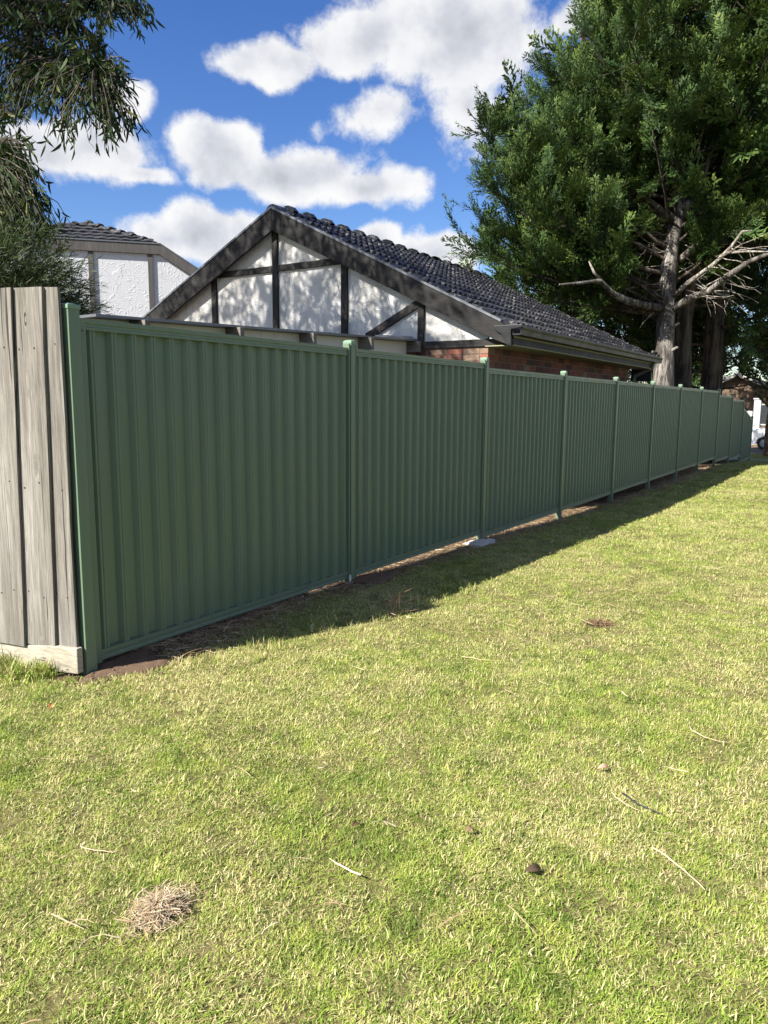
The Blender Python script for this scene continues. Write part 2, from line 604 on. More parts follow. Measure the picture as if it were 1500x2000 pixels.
def blades(n, size, lo, hi, lean, seed, width=0.0019):
    """a clump of bent, tapered blades: 5 vertices, 3 triangles each"""
    g = np.random.default_rng(seed)
    base = (g.random((n, 2)) - 0.5) * size
    az = g.random(n) * 2 * np.pi
    L = lo + (hi - lo) * g.random(n) ** 1.6
    th = np.clip(np.abs(g.normal(lean, 0.38, n)), 0.05, 1.5)     # from vertical
    th2 = np.clip(th + g.normal(0.45, 0.35, n), 0, 1.75)
    d = np.stack([np.cos(az), np.sin(az)], -1)
    s = np.stack([-np.sin(az), np.cos(az), np.zeros(n)], -1)
    tw = g.random(n)[:, None] * 0.6
    w = (width * (0.7 + 0.7 * g.random(n)))[:, None]
    p0 = np.concatenate([base, np.zeros((n, 1)) - 0.002], 1)
    k1 = np.concatenate([d * np.sin(th)[:, None], np.cos(th)[:, None]], 1)
    k2 = np.concatenate([d * np.sin(th2)[:, None], np.cos(th2)[:, None]], 1)
    p1 = p0 + k1 * (L * 0.5)[:, None]
    p2 = p1 + k2 * (L * 0.5)[:, None]
    p2[:, 2] = np.maximum(p2[:, 2], 0.002)
    s2 = s * (1 - tw * 0.3)
    V = np.stack([p0 - s * w, p0 + s * w, p1 - s2 * w * 0.85, p1 + s2 * w * 0.85, p2], 1).reshape(-1, 3)
    F = np.array([[0, 1, 3], [0, 3, 2], [2, 3, 4]])[None] + (np.arange(n) * 5)[:, None, None]
    return V, F.reshape(-1, 3), np.repeat(g.random(n), 5), np.tile([0, 0, .5, .5, 1], n)


def clump_objects(prefix, specs, mat):
    out = []
    for i, sp in enumerate(specs):
        V, F, r, u = blades(*sp)
        out.append(bpy.data.objects.new(prefix, np_mesh(prefix, V, F, mat, {'rnd': r, 'up': u})))
    return out


def instancer(o, variants):
    """geometry nodes: put one of the variant clumps on every vertex of o"""
    ng = bpy.data.node_groups.new("grass_scatter", 'GeometryNodeTree')
    ng.interface.new_socket(name="Geometry", in_out='INPUT', socket_type='NodeSocketGeometry')
    ng.interface.new_socket(name="Geometry", in_out='OUTPUT', socket_type='NodeSocketGeometry')
    gi_, go_ = ng.nodes.new('NodeGroupInput'), ng.nodes.new('NodeGroupOutput')
    iop = ng.nodes.new('GeometryNodeInstanceOnPoints')
    iop.inputs['Pick Instance'].default_value = True
    ji = ng.nodes.new('GeometryNodeJoinGeometry')
    for v in variants:
        oi = ng.nodes.new('GeometryNodeObjectInfo')
        oi.inputs['Object'].default_value = v
        gti = ng.nodes.new('GeometryNodeGeometryToInstance')
        ng.links.new(oi.outputs['Geometry'], gti.inputs[0])
        ng.links.new(gti.outputs[0], ji.inputs[0])

    def named(nm, typ):
        nd = ng.nodes.new('GeometryNodeInputNamedAttribute')
        nd.data_type = typ
        nd.inputs['Name'].default_value = nm
        return nd.outputs[0]
    ng.links.new(gi_.outputs[0], iop.inputs['Points'])
    ng.links.new(ji.outputs[0], iop.inputs['Instance'])
    ng.links.new(named('idx', 'INT'), iop.inputs['Instance Index'])
    ng.links.new(named('rot', 'FLOAT_VECTOR'), iop.inputs['Rotation'])
    ng.links.new(named('scl', 'FLOAT'), iop.inputs['Scale'])
    ng.links.new(iop.outputs[0], go_.inputs[0])
    md = o.modifiers.new("scatter", 'NODES')
    md.node_group = ng


def scatter_object(name, P, nvar, variants, scl, label, seed):
    g = np.random.default_rng(seed)
    n = len(P)
    me = bpy.data.meshes.new(name)
    me.vertices.add(n)
    me.vertices.foreach_set('co', np.ascontiguousarray(P, np.float32).ravel())
    a = me.attributes.new('idx', 'INT', 'POINT')
    a.data.foreach_set('value', g.integers(0, nvar, n).astype(np.int32))
    a = me.attributes.new('rot', 'FLOAT_VECTOR', 'POINT')
    rr = np.stack([g.normal(0, 0.06, n), g.normal(0, 0.06, n), g.random(n) * 6.283], -1).astype(np.float32)
    a.data.foreach_set('vector', rr.ravel())
    a = me.attributes.new('scl', 'FLOAT', 'POINT')
    a.data.foreach_set('value', np.asarray(scl, np.float32))
    me.update()
    o = link(bpy.data.objects.new(name, me))
    tag(o, label, "grass", kind="stuff")
    instancer(o, variants)
    return o


BARE = [(0.18, -0.12, 0.22, 0.12), (2.62, -0.13, 0.30, 0.11), (4.60, -0.08, 0.26, 0.14), (-1.03, -1.80, 0.10, 0.09)]


def keep_grass(x, y, g):
    """thins out towards the litter at the fence foot and on the bare spots"""
    k = (y < -0.13 + 0.07 * np.sin(x * 1.7) + 0.07 * np.sin(x * 4.3 + 1)) | (x < -0.14 - 0.172 * np.maximum(y, 0)) | (x > 26.3)
    k |= (y < -0.07) & (g.random(len(x)) < 0.30)
    for (bx, by, rx, ry) in BARE:
        k &= ((x - bx) / rx) ** 2 + ((y - by) / ry) ** 2 > 1.0 + 0.5 * np.sin(9 * x) * np.sin(11 * y)
    k &= ~((x > 26.7) & (x < 27.95)) & ~(x > 33.4)
    k &= ~((x > -0.20) & (x < 0.0) & (y > -0.06))
    return k


def make_grass():
    g = np.random.default_rng(5)
    clumps = clump_objects("grass_clump", [(150, 0.13, 0.008, 0.024, 1.05, 100 + i, .00115) for i in range(6)] +
                           [(120, 0.13, 0.010, 0.034, 0.70, 200 + i, .0012) for i in range(3)] + [(140, 0.13, 0.008, 0.026, 1.3, 300 + i, .00115) for i in range(4)], M_GRASS)
    bands = [(-3.2, 1.5, -4.6, 0.2, 620), (1.5, 5.0, -5.0, 0.2, 380), (5.0, 11.0, -5.5, 0.2, 170), (11.0, 33.4, -6.0, 0.2, 65),
             (26.3, 33.4, 0.2, 9.0, 30), (-3.2, -0.15, 0.2, 1.6, 300), (-4.5, -0.15, 1.6, 7.0, 110), (-6.5, -3.2, -4.6, 1.6, 110)]
    P, S = [], []
    for (x0, x1, y0, y1, den) in bands:
        n = int((x1 - x0) * (y1 - y0) * den)
        x = x0 + (x1 - x0) * g.random(n)
        y = y0 + (y1 - y0) * g.random(n)
        k = keep_grass(x, y, g)
        x, y = x[k], y[k]
        s = (0.75 + 0.5 * g.random(len(x))) * (1.0 if den > 350 else 1.2 if den > 300 else 1.45 if den > 100 else 1.9)
        P.append(np.stack([x, y, ground_z(x, y)], -1))
        S.append(s)
    P, S = np.concatenate(P), np.concatenate(S)
    scatter_object("lawn_grass", P, len(clumps), clumps, S, "short patchy green and straw coloured lawn grass", 6)
    # uncut blades along the plinth of the timber fence and in odd spots
    tall = clump_objects("tall_grass_clump", [(34, 0.10, 0.05, 0.13, 0.42, 400 + i, 0.0023) for i in range(4)], M_GRASS)
    n = 60
    tt = g.random(n)
    x = -0.10 - 0.13 * tt - 0.05 - 0.12 * g.random(n) ** 2
    y = 0.05 + 0.8 * tt
    x2 = 0.25 + 2.6 * g.random(70)
    y2 = -0.30 - 0.28 * x2 * 0.6 - 0.25 * g.random(70)
    x3, y3 = -3 + 7 * g.random(60), -4.5 + 4.0 * g.random(60)
    k = keep_grass(x3, y3, g)
    xx, yy = np.concatenate([x, x2, x3[k]]), np.concatenate([y, y2, y3[k]])
    sc = np.concatenate([0.8 + 0.5 * g.random(n), 0.5 + 0.25 * g.random(70), 0.45 + 0.2 * g.random(k.sum())])
    scatter_object("tall_grass", np.stack([xx, yy, ground_z(xx, yy)], -1), len(tall), tall, sc, "longer uncut grass blades along the timber plinth and fence shade", 8)


make_grass()

# ------------------------------------------------------------------ green steel fence
M_GREEN, _t, _b = material("green_prepainted_steel")
_v = obj_coord(_t)
_n = _t.noise(_t.vmath('MULTIPLY', _v, (1, 1, 0.25)), 3.0, 5, 0.6)
_gc = _t.mix(_n, (0.100, 0.150, 0.099), (0.115, 0.169, 0.114))
_ps = _t.add('ShaderNodeSeparateXYZ')
_pg = _t.add('ShaderNodeNewGeometry')
_t.l.new(_pg.outputs['Position'], _ps.inputs[0])
_low = _t.maprange(_ps.outputs[2], 0.06, 0.42, 1.0, 0.0)
_spl = _t.math('MULTIPLY', _t.math('POWER', _low, 2.0), _t.maprange(_t.noise(_pg.outputs['Position'], 30.0, 6, 0.7), 0.42, 0.70))
_run = _t.maprange(_t.noise(_t.vmath('MULTIPLY', _pg.outputs['Position'], (14.0, 14.0, 0.5)), 1.0, 4, 0.6), 0.50, 0.80, 0.0, 0.22)
_gc = _t.mix(_t.math('MULTIPLY', _spl, 0.55), _gc, (0.20, 0.155, 0.11))
_gc = _t.mix(_run, _gc, (0.20, 0.215, 0.17))
_t.l.new(_gc, _b.inputs['Base Color'])
_t.l.new(_t.maprange(_t.noise(_v, 5.0, 5, 0.6), 0.3, 0.7, 0.30, 0.44), _b.inputs['Roughness'])
_b.inputs['Specular IOR Level'].default_value = 0.36
M_GREENCAP = mat_painted("green_plastic_cap", (0.15, 0.235, 0.165), 0.45, 0.4, 0.06)
M_FOOTING = mat_painted("footing_concrete", (0.45, 0.44, 0.42), 0.9, 0.2, 0.15, 20, ((0.25, 0.2, 0.16), 0.6), 0.5)

SP = 2.37
HP = 1.756
FENCE = thing("metal_fence", "long green ribbed steel panel fence with square posts along the lawn", "fence", (0, 0, 0.05))
TOPS = [1.88, 1.88] + [1.836] * 6 + [1.735, 1.635, 1.40]


def sheet_mesh(w, h, h2=None, name="infill_sheet"):
    per = w / 6.0
    prof = []
    for k in range(6):
        x0 = k * per
        for (dx, y) in ((0.0, .017), (.055, .017), (.074, -.012), (.084, -.012), (.088, -.007), (.093, -.012), (.105, -.012), (.119, .017)):
            prof.append((x0 + dx / 0.127 * per, y))
    prof.append((w, .017))
    b = MB()
    n = len(prof)
    for (x, y) in prof:
        b.v.append((x, y, 0))
    for (x, y) in prof:
        b.v.append((x, y, h + ((h2 - h) * x / w if h2 is not None else 0)))
    for i in range(n - 1):
        b.f.append((i, i + 1, n + i + 1, n + i))
    return b.mesh(name, M_GREEN)


def rail_mesh(length, name):
    """C-channel with two pressed grooves, lying along X from 0"""
    prof = [(-.021, 0), (-.021, .012), (-.017, .017), (-.017, .028), (-.021, .033), (-.021, .055), (.021, .055), (.021, 0)]
    b = MB().prism([(0, y, z) for y, z in prof], (length, 0, 0))
    o = b.build("tmp", M_GREEN)
    me = o.data
    me.name = name
    bpy.data.objects.remove(o)
    return me


W3 = (SP - 0.075) / 3.0
SHEET = sheet_mesh(W3 + 0.004, HP - 0.07)
RAIL = rail_mesh(SP - 0.10, "rail")


def post(i, x, z0, z1, corner=False):
    b = MB()
    if corner:
        b.box(-.050, .014, -.080, .020, z0, z1)
    else:
        b.box(-.027, .027, -.036, .036, z0, z1)
        for s in (-1, 1):
            xa, xb = sorted((s * .0271, s * .047))
            b.box(xa, xb, -.027, .027, z0 + .05, z1 - .005)
            xa, xb = sorted((s * .038, s * .0472))
            b.box(xa, xb, -.031, -.0271, z0 + .05, z1 - .006)
    o = bevel(b.build("post", M_GREEN, FENCE), 0.004, 2)
    o.location = (x, 0, -0.05)
    w, d = (.036, .038) if corner else (.030, .039)
    c = MB()
    yo = -.030 if corner else 0.0
    d = d + .016 if corner else d
    c.box(-w, w, -d, d, 0, .020)
    c.hexa([(-w, -d, .0201), (w, -d, .0201), (w, d, .0201), (-w, d, .0201), (-w * .55, -d * .55, .029), (w * .55, -d * .55, .029), (w * .55, d * .55, .029), (-w * .55, d * .55, .029)])
    co = bevel(c.build("cap", M_GREENCAP, o), 0.003, 2)
    co.location = (-.018 if corner else 0.0, yo, z1 - .004)
    return o


def fence():
    for i in range(12):
        x = i * SP
        tl = TOPS[max(0, i - 1)]
        tr = TOPS[min(i, 10)]
        zt = max(tl, tr) + .035 if i < 11 else 1.08
        z0 = float(gz(x)) - 0.30
        post(i, x, z0, zt, i == 0)
        if i < 11:
            top = TOPS[i]
            bot = top - HP if i < 10 else -0.325
            h1 = top - bot
            if i == 0:      # wall channel against the corner post
                ch = MB().box(.0145, .050, -.026, .026, bot - .03, top + .004).box(.0501, .084, -.024, .024, bot - .015, top - .001)
                o = bevel(ch.build("end_channel", M_GREEN, FENCE), .003)
                o.location = (0, 0, -.05)
                rv = MB().tube([(.066, -.0235, top - .06), (.066, -.029, top - .06)], .006, 8)
                rvo = rv.build("rivet", M_GREEN, o)
            for k in range(3):
                if i < 10:
                    me = SHEET
                else:
                    ha, hb = 1.66 - .40 * k / 3, 1.66 - .40 * (k + 1) / 3
                    me = sheet_mesh(W3, ha, hb)
                s = link(bpy.data.objects.new("infill_sheet", me), FENCE)
                s.location = (x + .0375 + k * W3, 0.0 + (0.0012 * (k % 2)), bot + .035 - .05)
            for nm, z in (("bottom_rail", bot), ("top_rail", top - .055)):
                if nm == "top_rail" and i == 10:
                    continue
                r_ = link(bpy.data.objects.new(nm, RAIL), FENCE)
                r_.location = (x + .05, 0, z - .05)
            if i == 10:
                b = MB().hexa([(x + .05, -.021, 1.345), (x + SP - .05, -.021, .955), (x + SP - .05, .021, .955), (x + .05, .021, 1.345),
                               (x + .05, -.021, 1.40), (x + SP - .05, -.021, 1.01), (x + SP - .05, .021, 1.01), (x + .05, .021, 1.40)])
                o = b.build("top_rail", M_GREEN, FENCE)
                o.location = (0, 0, -.05)


fence()


def blob_patch(name, cx, cy, rx, ry, h, mat, label, cat, seed, n=26):
    """low irregular mound lying on the ground"""
    g = np.random.default_rng(seed)
    b = MB()
    rings = [(1.0, -.03), (.97, .25), (.8, .7), (.45, .95)]
    jit = 1 + 0.16 * np.sin(np.arange(n) * 2 * np.pi / n * 3 + seed) + 0.10 * g.normal(size=n)
    for (k, zz) in rings:
        for i in range(n):
            a = 2 * math.pi * i / n
            x, y = cx + rx * k * jit[i] * math.cos(a), cy + ry * k * jit[i] * math.sin(a)
            b.v.append((x, y, float(ground_z(x, y)) + zz * h * (1 + .15 * g.normal()) if zz > 0 else float(ground_z(x, y)) - .02))
    b.v.append((cx, cy, float(ground_z(cx, cy)) + h))
    for r_ in range(len(rings) - 1):
        for i in range(n):
            j = (i + 1) % n
            b.f.append((r_ * n + i, r_ * n + j, (r_ + 1) * n + j, (r_ + 1) * n + i))
    for i in range(n):
        b.f.append(((len(rings) - 1) * n + i, (len(rings) - 1) * n + (i + 1) % n, len(rings) * n))
    o = b.build(name, mat, smooth=True)
    return tag(o, label, cat)


M_DIRT = mat_painted("bare_earth", (0.17, 0.115, 0.078), 0.95, 0.1, 0.45, 30, ((0.09, 0.06, 0.04), 0.8), 1.0)
blob_patch("concrete_footing", 4.60, -0.07, 0.24, 0.12, 0.028, M_FOOTING, "pale concrete footing collar around the third fence post", "footing", 3)
blob_patch("dirt_mound", 0.17, -0.13, 0.26, 0.15, 0.022, M_DIRT, "bare reddish earth patch at the fence corner post", "dirt patch", 5)
blob_patch("dirt_mound", 2.60, -0.12, 0.33, 0.13, 0.026, M_DIRT, "bare brown earth patch at the second fence post in shade", "dirt patch", 8)

def crumbs():
    g = np.random.default_rng(12)
    tv = np.array([(1, 0, 0), (-1, 0, 0), (0, 1, 0), (0, -1, 0), (0, 0, 1), (0, 0, -1)], float)
    tf = np.array([(0, 2, 4), (2, 1, 4), (1, 3, 4), (3, 0, 4), (2, 0, 5), (1, 2, 5), (3, 1, 5), (0, 3, 5)])
    n = 900
    c = g.integers(0, 2, n)
    x = np.where(c == 0, .17 + .17 * g.normal(size=n), 2.60 + .19 * g.normal(size=n))
    y = -.13 + np.where(c == 0, .09, .07) * g.normal(size=n)
    s = .0025 + .010 * g.random(n) ** 3
    d = g.normal(size=(n, 3))
    R = frames(d, g.random(n) * 6, s) * g.uniform(.6, 1.3, (n, 1, 3))
    z = ground_z(x, y) + .012 * np.exp(-((y + .13) / .1) ** 2) + s * .4
    V, F, _, _ = scatter(tv, tf, R, np.stack([x, y, z], -1))
    o = link(bpy.data.objects.new("soil_crumbs", np_mesh("soil_crumbs", V, F, M_DIRT)))
    tag(o, "loose soil crumbs around the first two fence posts", "soil", kind="stuff")


crumbs()
b_ = MB().tube([(2.30, -.055, .085), (2.30, -.055, .16)], .009, 8)
tag(b_.build("marker_peg", mat_painted("pale_plastic", (.6, .65, .55), .5)), "small pale peg standing beside the second fence post", "peg")

# ------------------------------------------------------------------ weathered paling fence on the left
M_PALING = mat_wood("weathered_paling", (0.112, 0.102, 0.089), (0.250, 0.232, 0.204), (0.36, 0.345, 0.318), 'Z', 15, crack=0.9)
M_PLINTH = mat_wood("weathered_plinth", (0.27, 0.235, 0.18), (0.43, 0.39, 0.31), (0.52, 0.48, 0.40), 'Y', 10, knots=False, crack=0.9)
M_RUST = mat_painted("rusty_nail", (0.06, 0.03, 0.02), 0.8)
PD = Vector((-0.17, 0.985, 0)).normalized()          # run of the paling fence, away from the corner
PN = Vector((-PD.y, PD.x, 0))                        # faces the sun and the camera side
PF = thing("paling_fence", "old grey weathered timber paling fence with plinth beside the green corner post", "fence", (-0.07, -0.035, 0.1))


def pf(s, n, z):
    """s along the fence, n outwards, z height -> local point"""
    return PD * s + PN * n + Vector((0, 0, z - 0.1))


def paling(s_top, s_bot, ztop, zbot, n, th=0.016):
    (ta, tb), (ba, bb) = s_top, s_bot
    b = MB()
    steps = 6
    ring = []
    for k in range(steps + 1):
        u = k / steps
        a, c = ba + (ta - ba) * u, bb + (tb - bb) * u
        w = random.uniform(-.003, .003) if 0 < k < steps else 0
        z = zbot + (ztop - zbot) * u
        dz = random.uniform(-.004, .006) if k in (0, steps) else 0
        ring.append([pf(a + w, n, z), pf(c + w, n, z + dz), pf(c + w, n + th, z + dz), pf(a + w, n + th, z)])
    for r_ in ring:
        b.v += [tuple(q) for q in r_]
    for k in range(steps):
        for i in range(4):
            j = (i + 1) % 4
            b.f.append((k * 4 + i, k * 4 + j, k * 4 + 4 + j, k * 4 + 4 + i))
    b.f += [(3, 2, 1, 0), tuple(steps * 4 + i for i in range(4))]
    o = b.build("paling", M_PALING, PF)
    return o


# lapped boards: every second one lies in front
palings = [((-.018, .100), (-.016, .150), 2.006, .235, .000), ((.064, .285), (.114, .345), 2.010, .225, .017),
           ((.246, .450), (.310, .510), 2.014, .215, .034), ((.420, .60), (.474, .66), 2.02, .205, .017),
           ((.57, .77), (.63, .83), 2.0, .20, .034), ((.74, .93), (.80, .99), 2.03, .19, .017), ((.90, 1.10), (.96, 1.16), 2.01, .18, .034), ((1.07, 1.3), (1.13, 1.36), 2.01, .18, .017)]
_s = 1.25
while _s < 6.2:
    _w = random.uniform(.17, .23)
    palings.append(((_s, _s + _w), (_s + .06, _s + .06 + _w), 2.01 + random.uniform(-.015, .02), .17, (.034, .017)[len(palings) % 2]))
    _s += _w - .025
nails = MB()
for k, (st, sb, zt, zb, nn) in enumerate(palings):
    paling(st, sb, zt, zb, nn)
    for zr in (1.735, 1.06, .50):
        u = (zr - zb) / (zt - zb)
        a, c = sb[0] + (st[0] - sb[0]) * u, sb[1] + (st[1] - sb[1]) * u
        for fr in (.28, .72):
            p = pf(a + (c - a) * fr, nn + .0155, zr + random.uniform(-.02, .02))
            nails.tube([p, p + PN * .003], random.uniform(.0035, .0050), 6)
no = nails.build("nail_heads", M_RUST, PF)
no['kind'] = 'stuff'
for zr in (1.735, 1.06, .50):
    b = MB().hexa([pf(.10, -.046, zr - .04), pf(6.3, -.046, zr - .04), pf(6.3, -.001, zr - .04), pf(.10, -.001, zr - .04),
                   pf(.10, -.046, zr + .04), pf(6.3, -.046, zr + .04), pf(6.3, -.001, zr + .04), pf(.10, -.001, zr + .04)])
    b.build("back_rail", M_PALING, PF)
pb = MB()
for k in range(36):
    s0, s1 = -.035 + k * .18, -.035 + (k + 1) * .18
    z0a, z1a = .112 - .010 * min(k, 6), .245 - .012 * min(k, 6) + .006 * math.sin(k * 2.0)
    z0b, z1b = .112 - .010 * min(k + 1, 6), .245 - .012 * min(k + 1, 6) + .006 * math.sin((k + 1) * 2.0)
    n0, n1 = -.004, .036
    base = len(pb.v)
    if k == 0:
        pb.v += [tuple(pf(s0, n0, z0a)), tuple(pf(s0, n1, z0a)), tuple(pf(s0, n1, z1a)), tuple(pf(s0, n0, z1a))]
        pb.f.append((0, 1, 2, 3))
        base = 4
    pb.v += [tuple(pf(s1, n0, z0b)), tuple(pf(s1, n1, z0b)), tuple(pf(s1, n1, z1b)), tuple(pf(s1, n0, z1b))]
    q = len(pb.v) - 8
    for i in range(4):
        j = (i + 1) % 4
        pb.f.append((q + i, q + j, q + 4 + j, q + 4 + i))
pb.f.append(tuple(len(pb.v) - 4 + i for i in range(4)))
bevel(pb.build("plinth", M_PLINTH, PF), .006, 2)
bpost = MB().hexa([pf(.35, -.16, -.35), pf(.47, -.16, -.35), pf(.47, -.0465, -.35), pf(.35, -.0465, -.35), pf(.35, -.16, 1.88), pf(.47, -.16, 1.88), pf(.47, -.0465, 1.88), pf(.35, -.0465, 1.88)])
bpost.build("post", M_PALING, PF)

# ------------------------------------------------------------------ brick house with half-timbered gable
M_TRIM = mat_wood("dark_stained_timber", (0.020, 0.019, 0.019), (0.030, 0.028, 0.027), (0.045, 0.042, 0.040), 'Y', 9, rough=0.7, knots=False, bumpy=0.35, crack=0.4,
                  streak=((0.075, 0.070, 0.066), 0.45))
M_BARGE = mat_wood("dark_barge_timber", (0.012, 0.0115, 0.012), (0.018, 0.017, 0.017), (0.030, 0.028, 0.027), 'Y', 9, rough=0.65, knots=False, bumpy=0.3, crack=0.3,
                   streak=((0.055, 0.050, 0.046), 0.4))
M_STUCCO = mat_stucco("weathered_white_stucco", (0.56, 0.555, 0.54), (0.26, 0.24, 0.205), 0.6, 0.6)
M_STUCCO2 = mat_stucco("white_swirl_stucco", (0.50, 0.515, 0.545), (0.38, 0.39, 0.41), 0.2, 0.8)
M_MORTAR = mat_painted("mortar", (0.22, 0.185, 0.16), 0.95, 0.1, 0.2, 20)
M_GUTTER = mat_painted("charcoal_gutter", (0.012, 0.0125, 0.014), 0.42, 0.3, 0.2, 4)
M_FASCIA = mat_painted("charcoal_fascia", (0.017, 0.020, 0.026), 0.6, 0.25, 0.25, 5)
M_SOFFIT = mat_painted("cream_soffit", (0.24, 0.235, 0.15), 0.8, 0.2, 0.1)
M_FLASH = mat_painted("grey_flashing", (0.13, 0.14, 0.155), 0.4, 0.5, 0.15, 5, metallic=0.3)

M_BRICK, _t, _b = material("clinker_brick")
_oi = _t.add('ShaderNodeObjectInfo')
_col = _t.ramp(_oi.outputs['Random'], [(0.0, (0.050, 0.026, 0.022)), (0.22, (0.105, 0.042, 0.030)), (0.45, (0.17, 0.058, 0.036)), (0.70, (0.24, 0.078, 0.044)),
                                       (0.88, (0.15, 0.060, 0.042)), (0.96, (0.22, 0.15, 0.10)), (1.0, (0.20, 0.14, 0.09))])
_v = obj_coord(_t)
_col = _t.mix(_t.maprange(_t.noise(_v, 16, 5, 0.65), 0.45, 0.75, 0, 0.6), _col, (0.045, 0.03, 0.028))
_t.l.new(_col, _b.inputs['Base Color'])
_b.inputs['Roughness'].default_value = 0.85
bump(_t, _b, _t.noise(_v, 60, 4), 0.5, 0.006)

M_TILE, _t, _b = material("glazed_charcoal_tile")
_oi = _t.add('ShaderNodeObjectInfo')
_v = obj_coord(_t)
_c = _t.mix(_oi.outputs['Random'], (0.009, 0.009, 0.011), (0.022, 0.022, 0.025))
_c = _t.mix(_t.maprange(_t.noise(_v, 11, 7, 0.7), 0.54, 0.70, 0, 0.6), _c, (0.30, 0.29, 0.27))
_t.l.new(_c, _b.inputs['Base Color'])
_t.l.new(_t.maprange(_t.noise(_v, 9, 5, 0.6), 0.3, 0.7, 0.10, 0.28), _b.inputs['Roughness'])
_b.inputs['Specular IOR Level'].default_value = 0.55
M_TILE2 = mat_painted("old_grey_tile", (0.028, 0.028, 0.031), 0.55, 0.4, 0.4, 12, ((0.20, 0.185, 0.165), 0.5), 0.3)


def tile_mesh(name, w, l, mat, roll=0.026, lip=0.020, rolls=2, nx=14):
    """interlocking roof tile: x across, y up the slope, z off the roof; the lower end rides on the course below"""
    b = MB()
    rows = [(0.0, lip + 0.010), (l, 0.004)]
    xs = np.linspace(0, w + 0.012, nx + 1)

    def h(x):
        u = (x / w * rolls) % 1.0
        return roll * max(0.0, math.sin((u - 0.30) / 0.70 * math.pi)) ** 0.8 if u > 0.30 else 0.0
    for (y, z) in rows:
        for x in xs:
            b.v.append((x, y, z + h(x)))
    n = nx + 1
    for x in xs:                       # lower edge, turned down
        b.v.append((x, 0.002, 0.0 + h(x) * 0.92 - 0.004 * 0))
    for i in range(nx):
        b.f.append((i, i + 1, n + i + 1, n + i))
        b.f.append((2 * n + i, 2 * n + i + 1, i + 1, i))
    b.f.append((0, n, 2 * n))
    b.f.append((nx, 2 * n + nx, n + nx))
    me = b.mesh(name, mat)
    return me


HOUSE = thing("brick_house", "brick house with dark half-timbered white gable and glazed black tiled roof", "house", (6.64, 0.854, float(gz(7))))
HO = Vector(HOUSE.location)


def hb(b, name, mat, parent=None, **kw):
    """build with world coordinates, parent to the house (or one of its parts standing at the house origin)"""
    off = HO
    b.v = [tuple(Vector(q) - off) for q in b.v]
    return b.build(name, mat, parent or HOUSE, **kw)


RY, RZ, SL = 4.335, 4.30, 0.490          # ridge line and slope
XG, XE = 6.64, 13.30                     # gable wall plane, far wall


def roof_z(y):
    return RZ - SL * abs(y - RY)


wall = MB()
wall.prism([(XG, .854, -.3), (XG, 7.80, -.3), (XG, 7.80, 2.20), (XG, .854, 2.20)], (XE - XG, 0, 0))
WALL = hb(wall, "brick_wall", M_MORTAR)
BRICK = None
random.seed(4)


def brick(x, y, z, lx, ly, lz=.076):
    global BRICK
    key = (round(lx, 3), round(ly, 3))
    if BRICK is None:
        BRICK = {}
    if key not in BRICK:
        BRICK[key] = MB().box(0, lx, 0, ly, 0, lz).mesh("brick", M_BRICK)
    o = link(bpy.data.objects.new("brick", BRICK[key]), WALL)
    o.location = Vector((x, y, z)) - HO
    return o


for c in range(7):
    z = 2.20 - .086 * (c + 1)
    x = XG - .008 + (.120 if c % 2 else 0)
    first = True
    if c % 2:
        brick(XG - .008, .846, z, .11, .112)
    while x < XE - .1:
        lx = min(.23, XE - x)
        brick(x, .846, z, lx, .112)
        x += .24
    y = .846 + (.120 if c % 2 == 0 else .24)
    if c % 2 == 1:
        y = .846 + .122
    while y < 2.35:
        brick(XG - .008, y, z, .10, .23)
        y += .24

# gable infill panels
def panel(poly):
    return hb(MB().prism([(XG + .01, y, z) for y, z in poly], (.05, 0, 0)), "stucco_panel", M_STUCCO)


def rz(y):
    return roof_z(y) - .06


panel([(4.388, 3.47), (5.95, 3.47), (5.95, rz(5.95)), (4.388, rz(4.388))])
panel([(4.382, 3.47), (4.382, rz(4.382)), (4.335, rz(4.335)), (2.75, rz(2.75)), (2.75, 3.47)])
panel([(5.672, 2.0), (7.7, 2.0), (7.7, rz(7.7)), (5.953, rz(5.953)), (5.953, 3.467), (5.672, 3.467)])
panel([(4.388, 2.0), (5.668, 2.0), (5.668, 3.467), (4.388, 3.467)])
panel([(3.108, 2.205), (4.382, 2.205), (4.382, 3.467), (3.108, 3.467)])
panel([(2.66, 2.205), (3.104, 2.205), (3.104, 3.467), (2.747, 3.467), (2.747, rz(2.747)), (1.842, rz(1.842)), (1.842, 2.80)])
panel([(1.842, 2.205), (2.656, 2.205), (1.842, 2.796)])
panel([(1.838, 2.205), (1.838, rz(1.838)), (.86, rz(.86)), (.86, 2.205)])


def trim(name, y0, y1, z0, z1, x0=XG - .032, x1=XG + .008):
    return bevel(hb(MB().box(x0, x1, y0, y1, z0, z1), name, M_TRIM), .004)


trim("king_post", 4.335, 4.435, 2.205, 4.05)
trim("tie_beam", 4.4355, 5.75, 3.425, 3.515)
trim("tie_beam", 3.05, 4.3345, 3.425, 3.515)
trim("stud", 5.62, 5.72, 2.0, 3.4245)
trim("stud", 3.05, 3.155, 2.205, 3.4245)
trim("stud", 1.79, 1.885, 2.293, 3.0)
trim("bottom_plate", .60, 1.90, 2.200, 2.292, XG - .034)
bd = Vector((0, 1.89 - 2.70, 2.80 - 2.40)).normalized()
bp = Vector((0, -bd.z, bd.y)) * .052
q0, q1 = Vector((0, 2.72, 2.39)), Vector((0, 1.888, 2.80))
brc = MB().prism([(XG - .030, *(q0 + bp)[1:]), (XG - .030, *(q0 - bp)[1:]), (XG - .030, *(q1 - bp)[1:]), (XG - .030, *(q1 + bp)[1:])], (.038, 0, 0))
bevel(hb(brc, "brace", M_TRIM), .004)

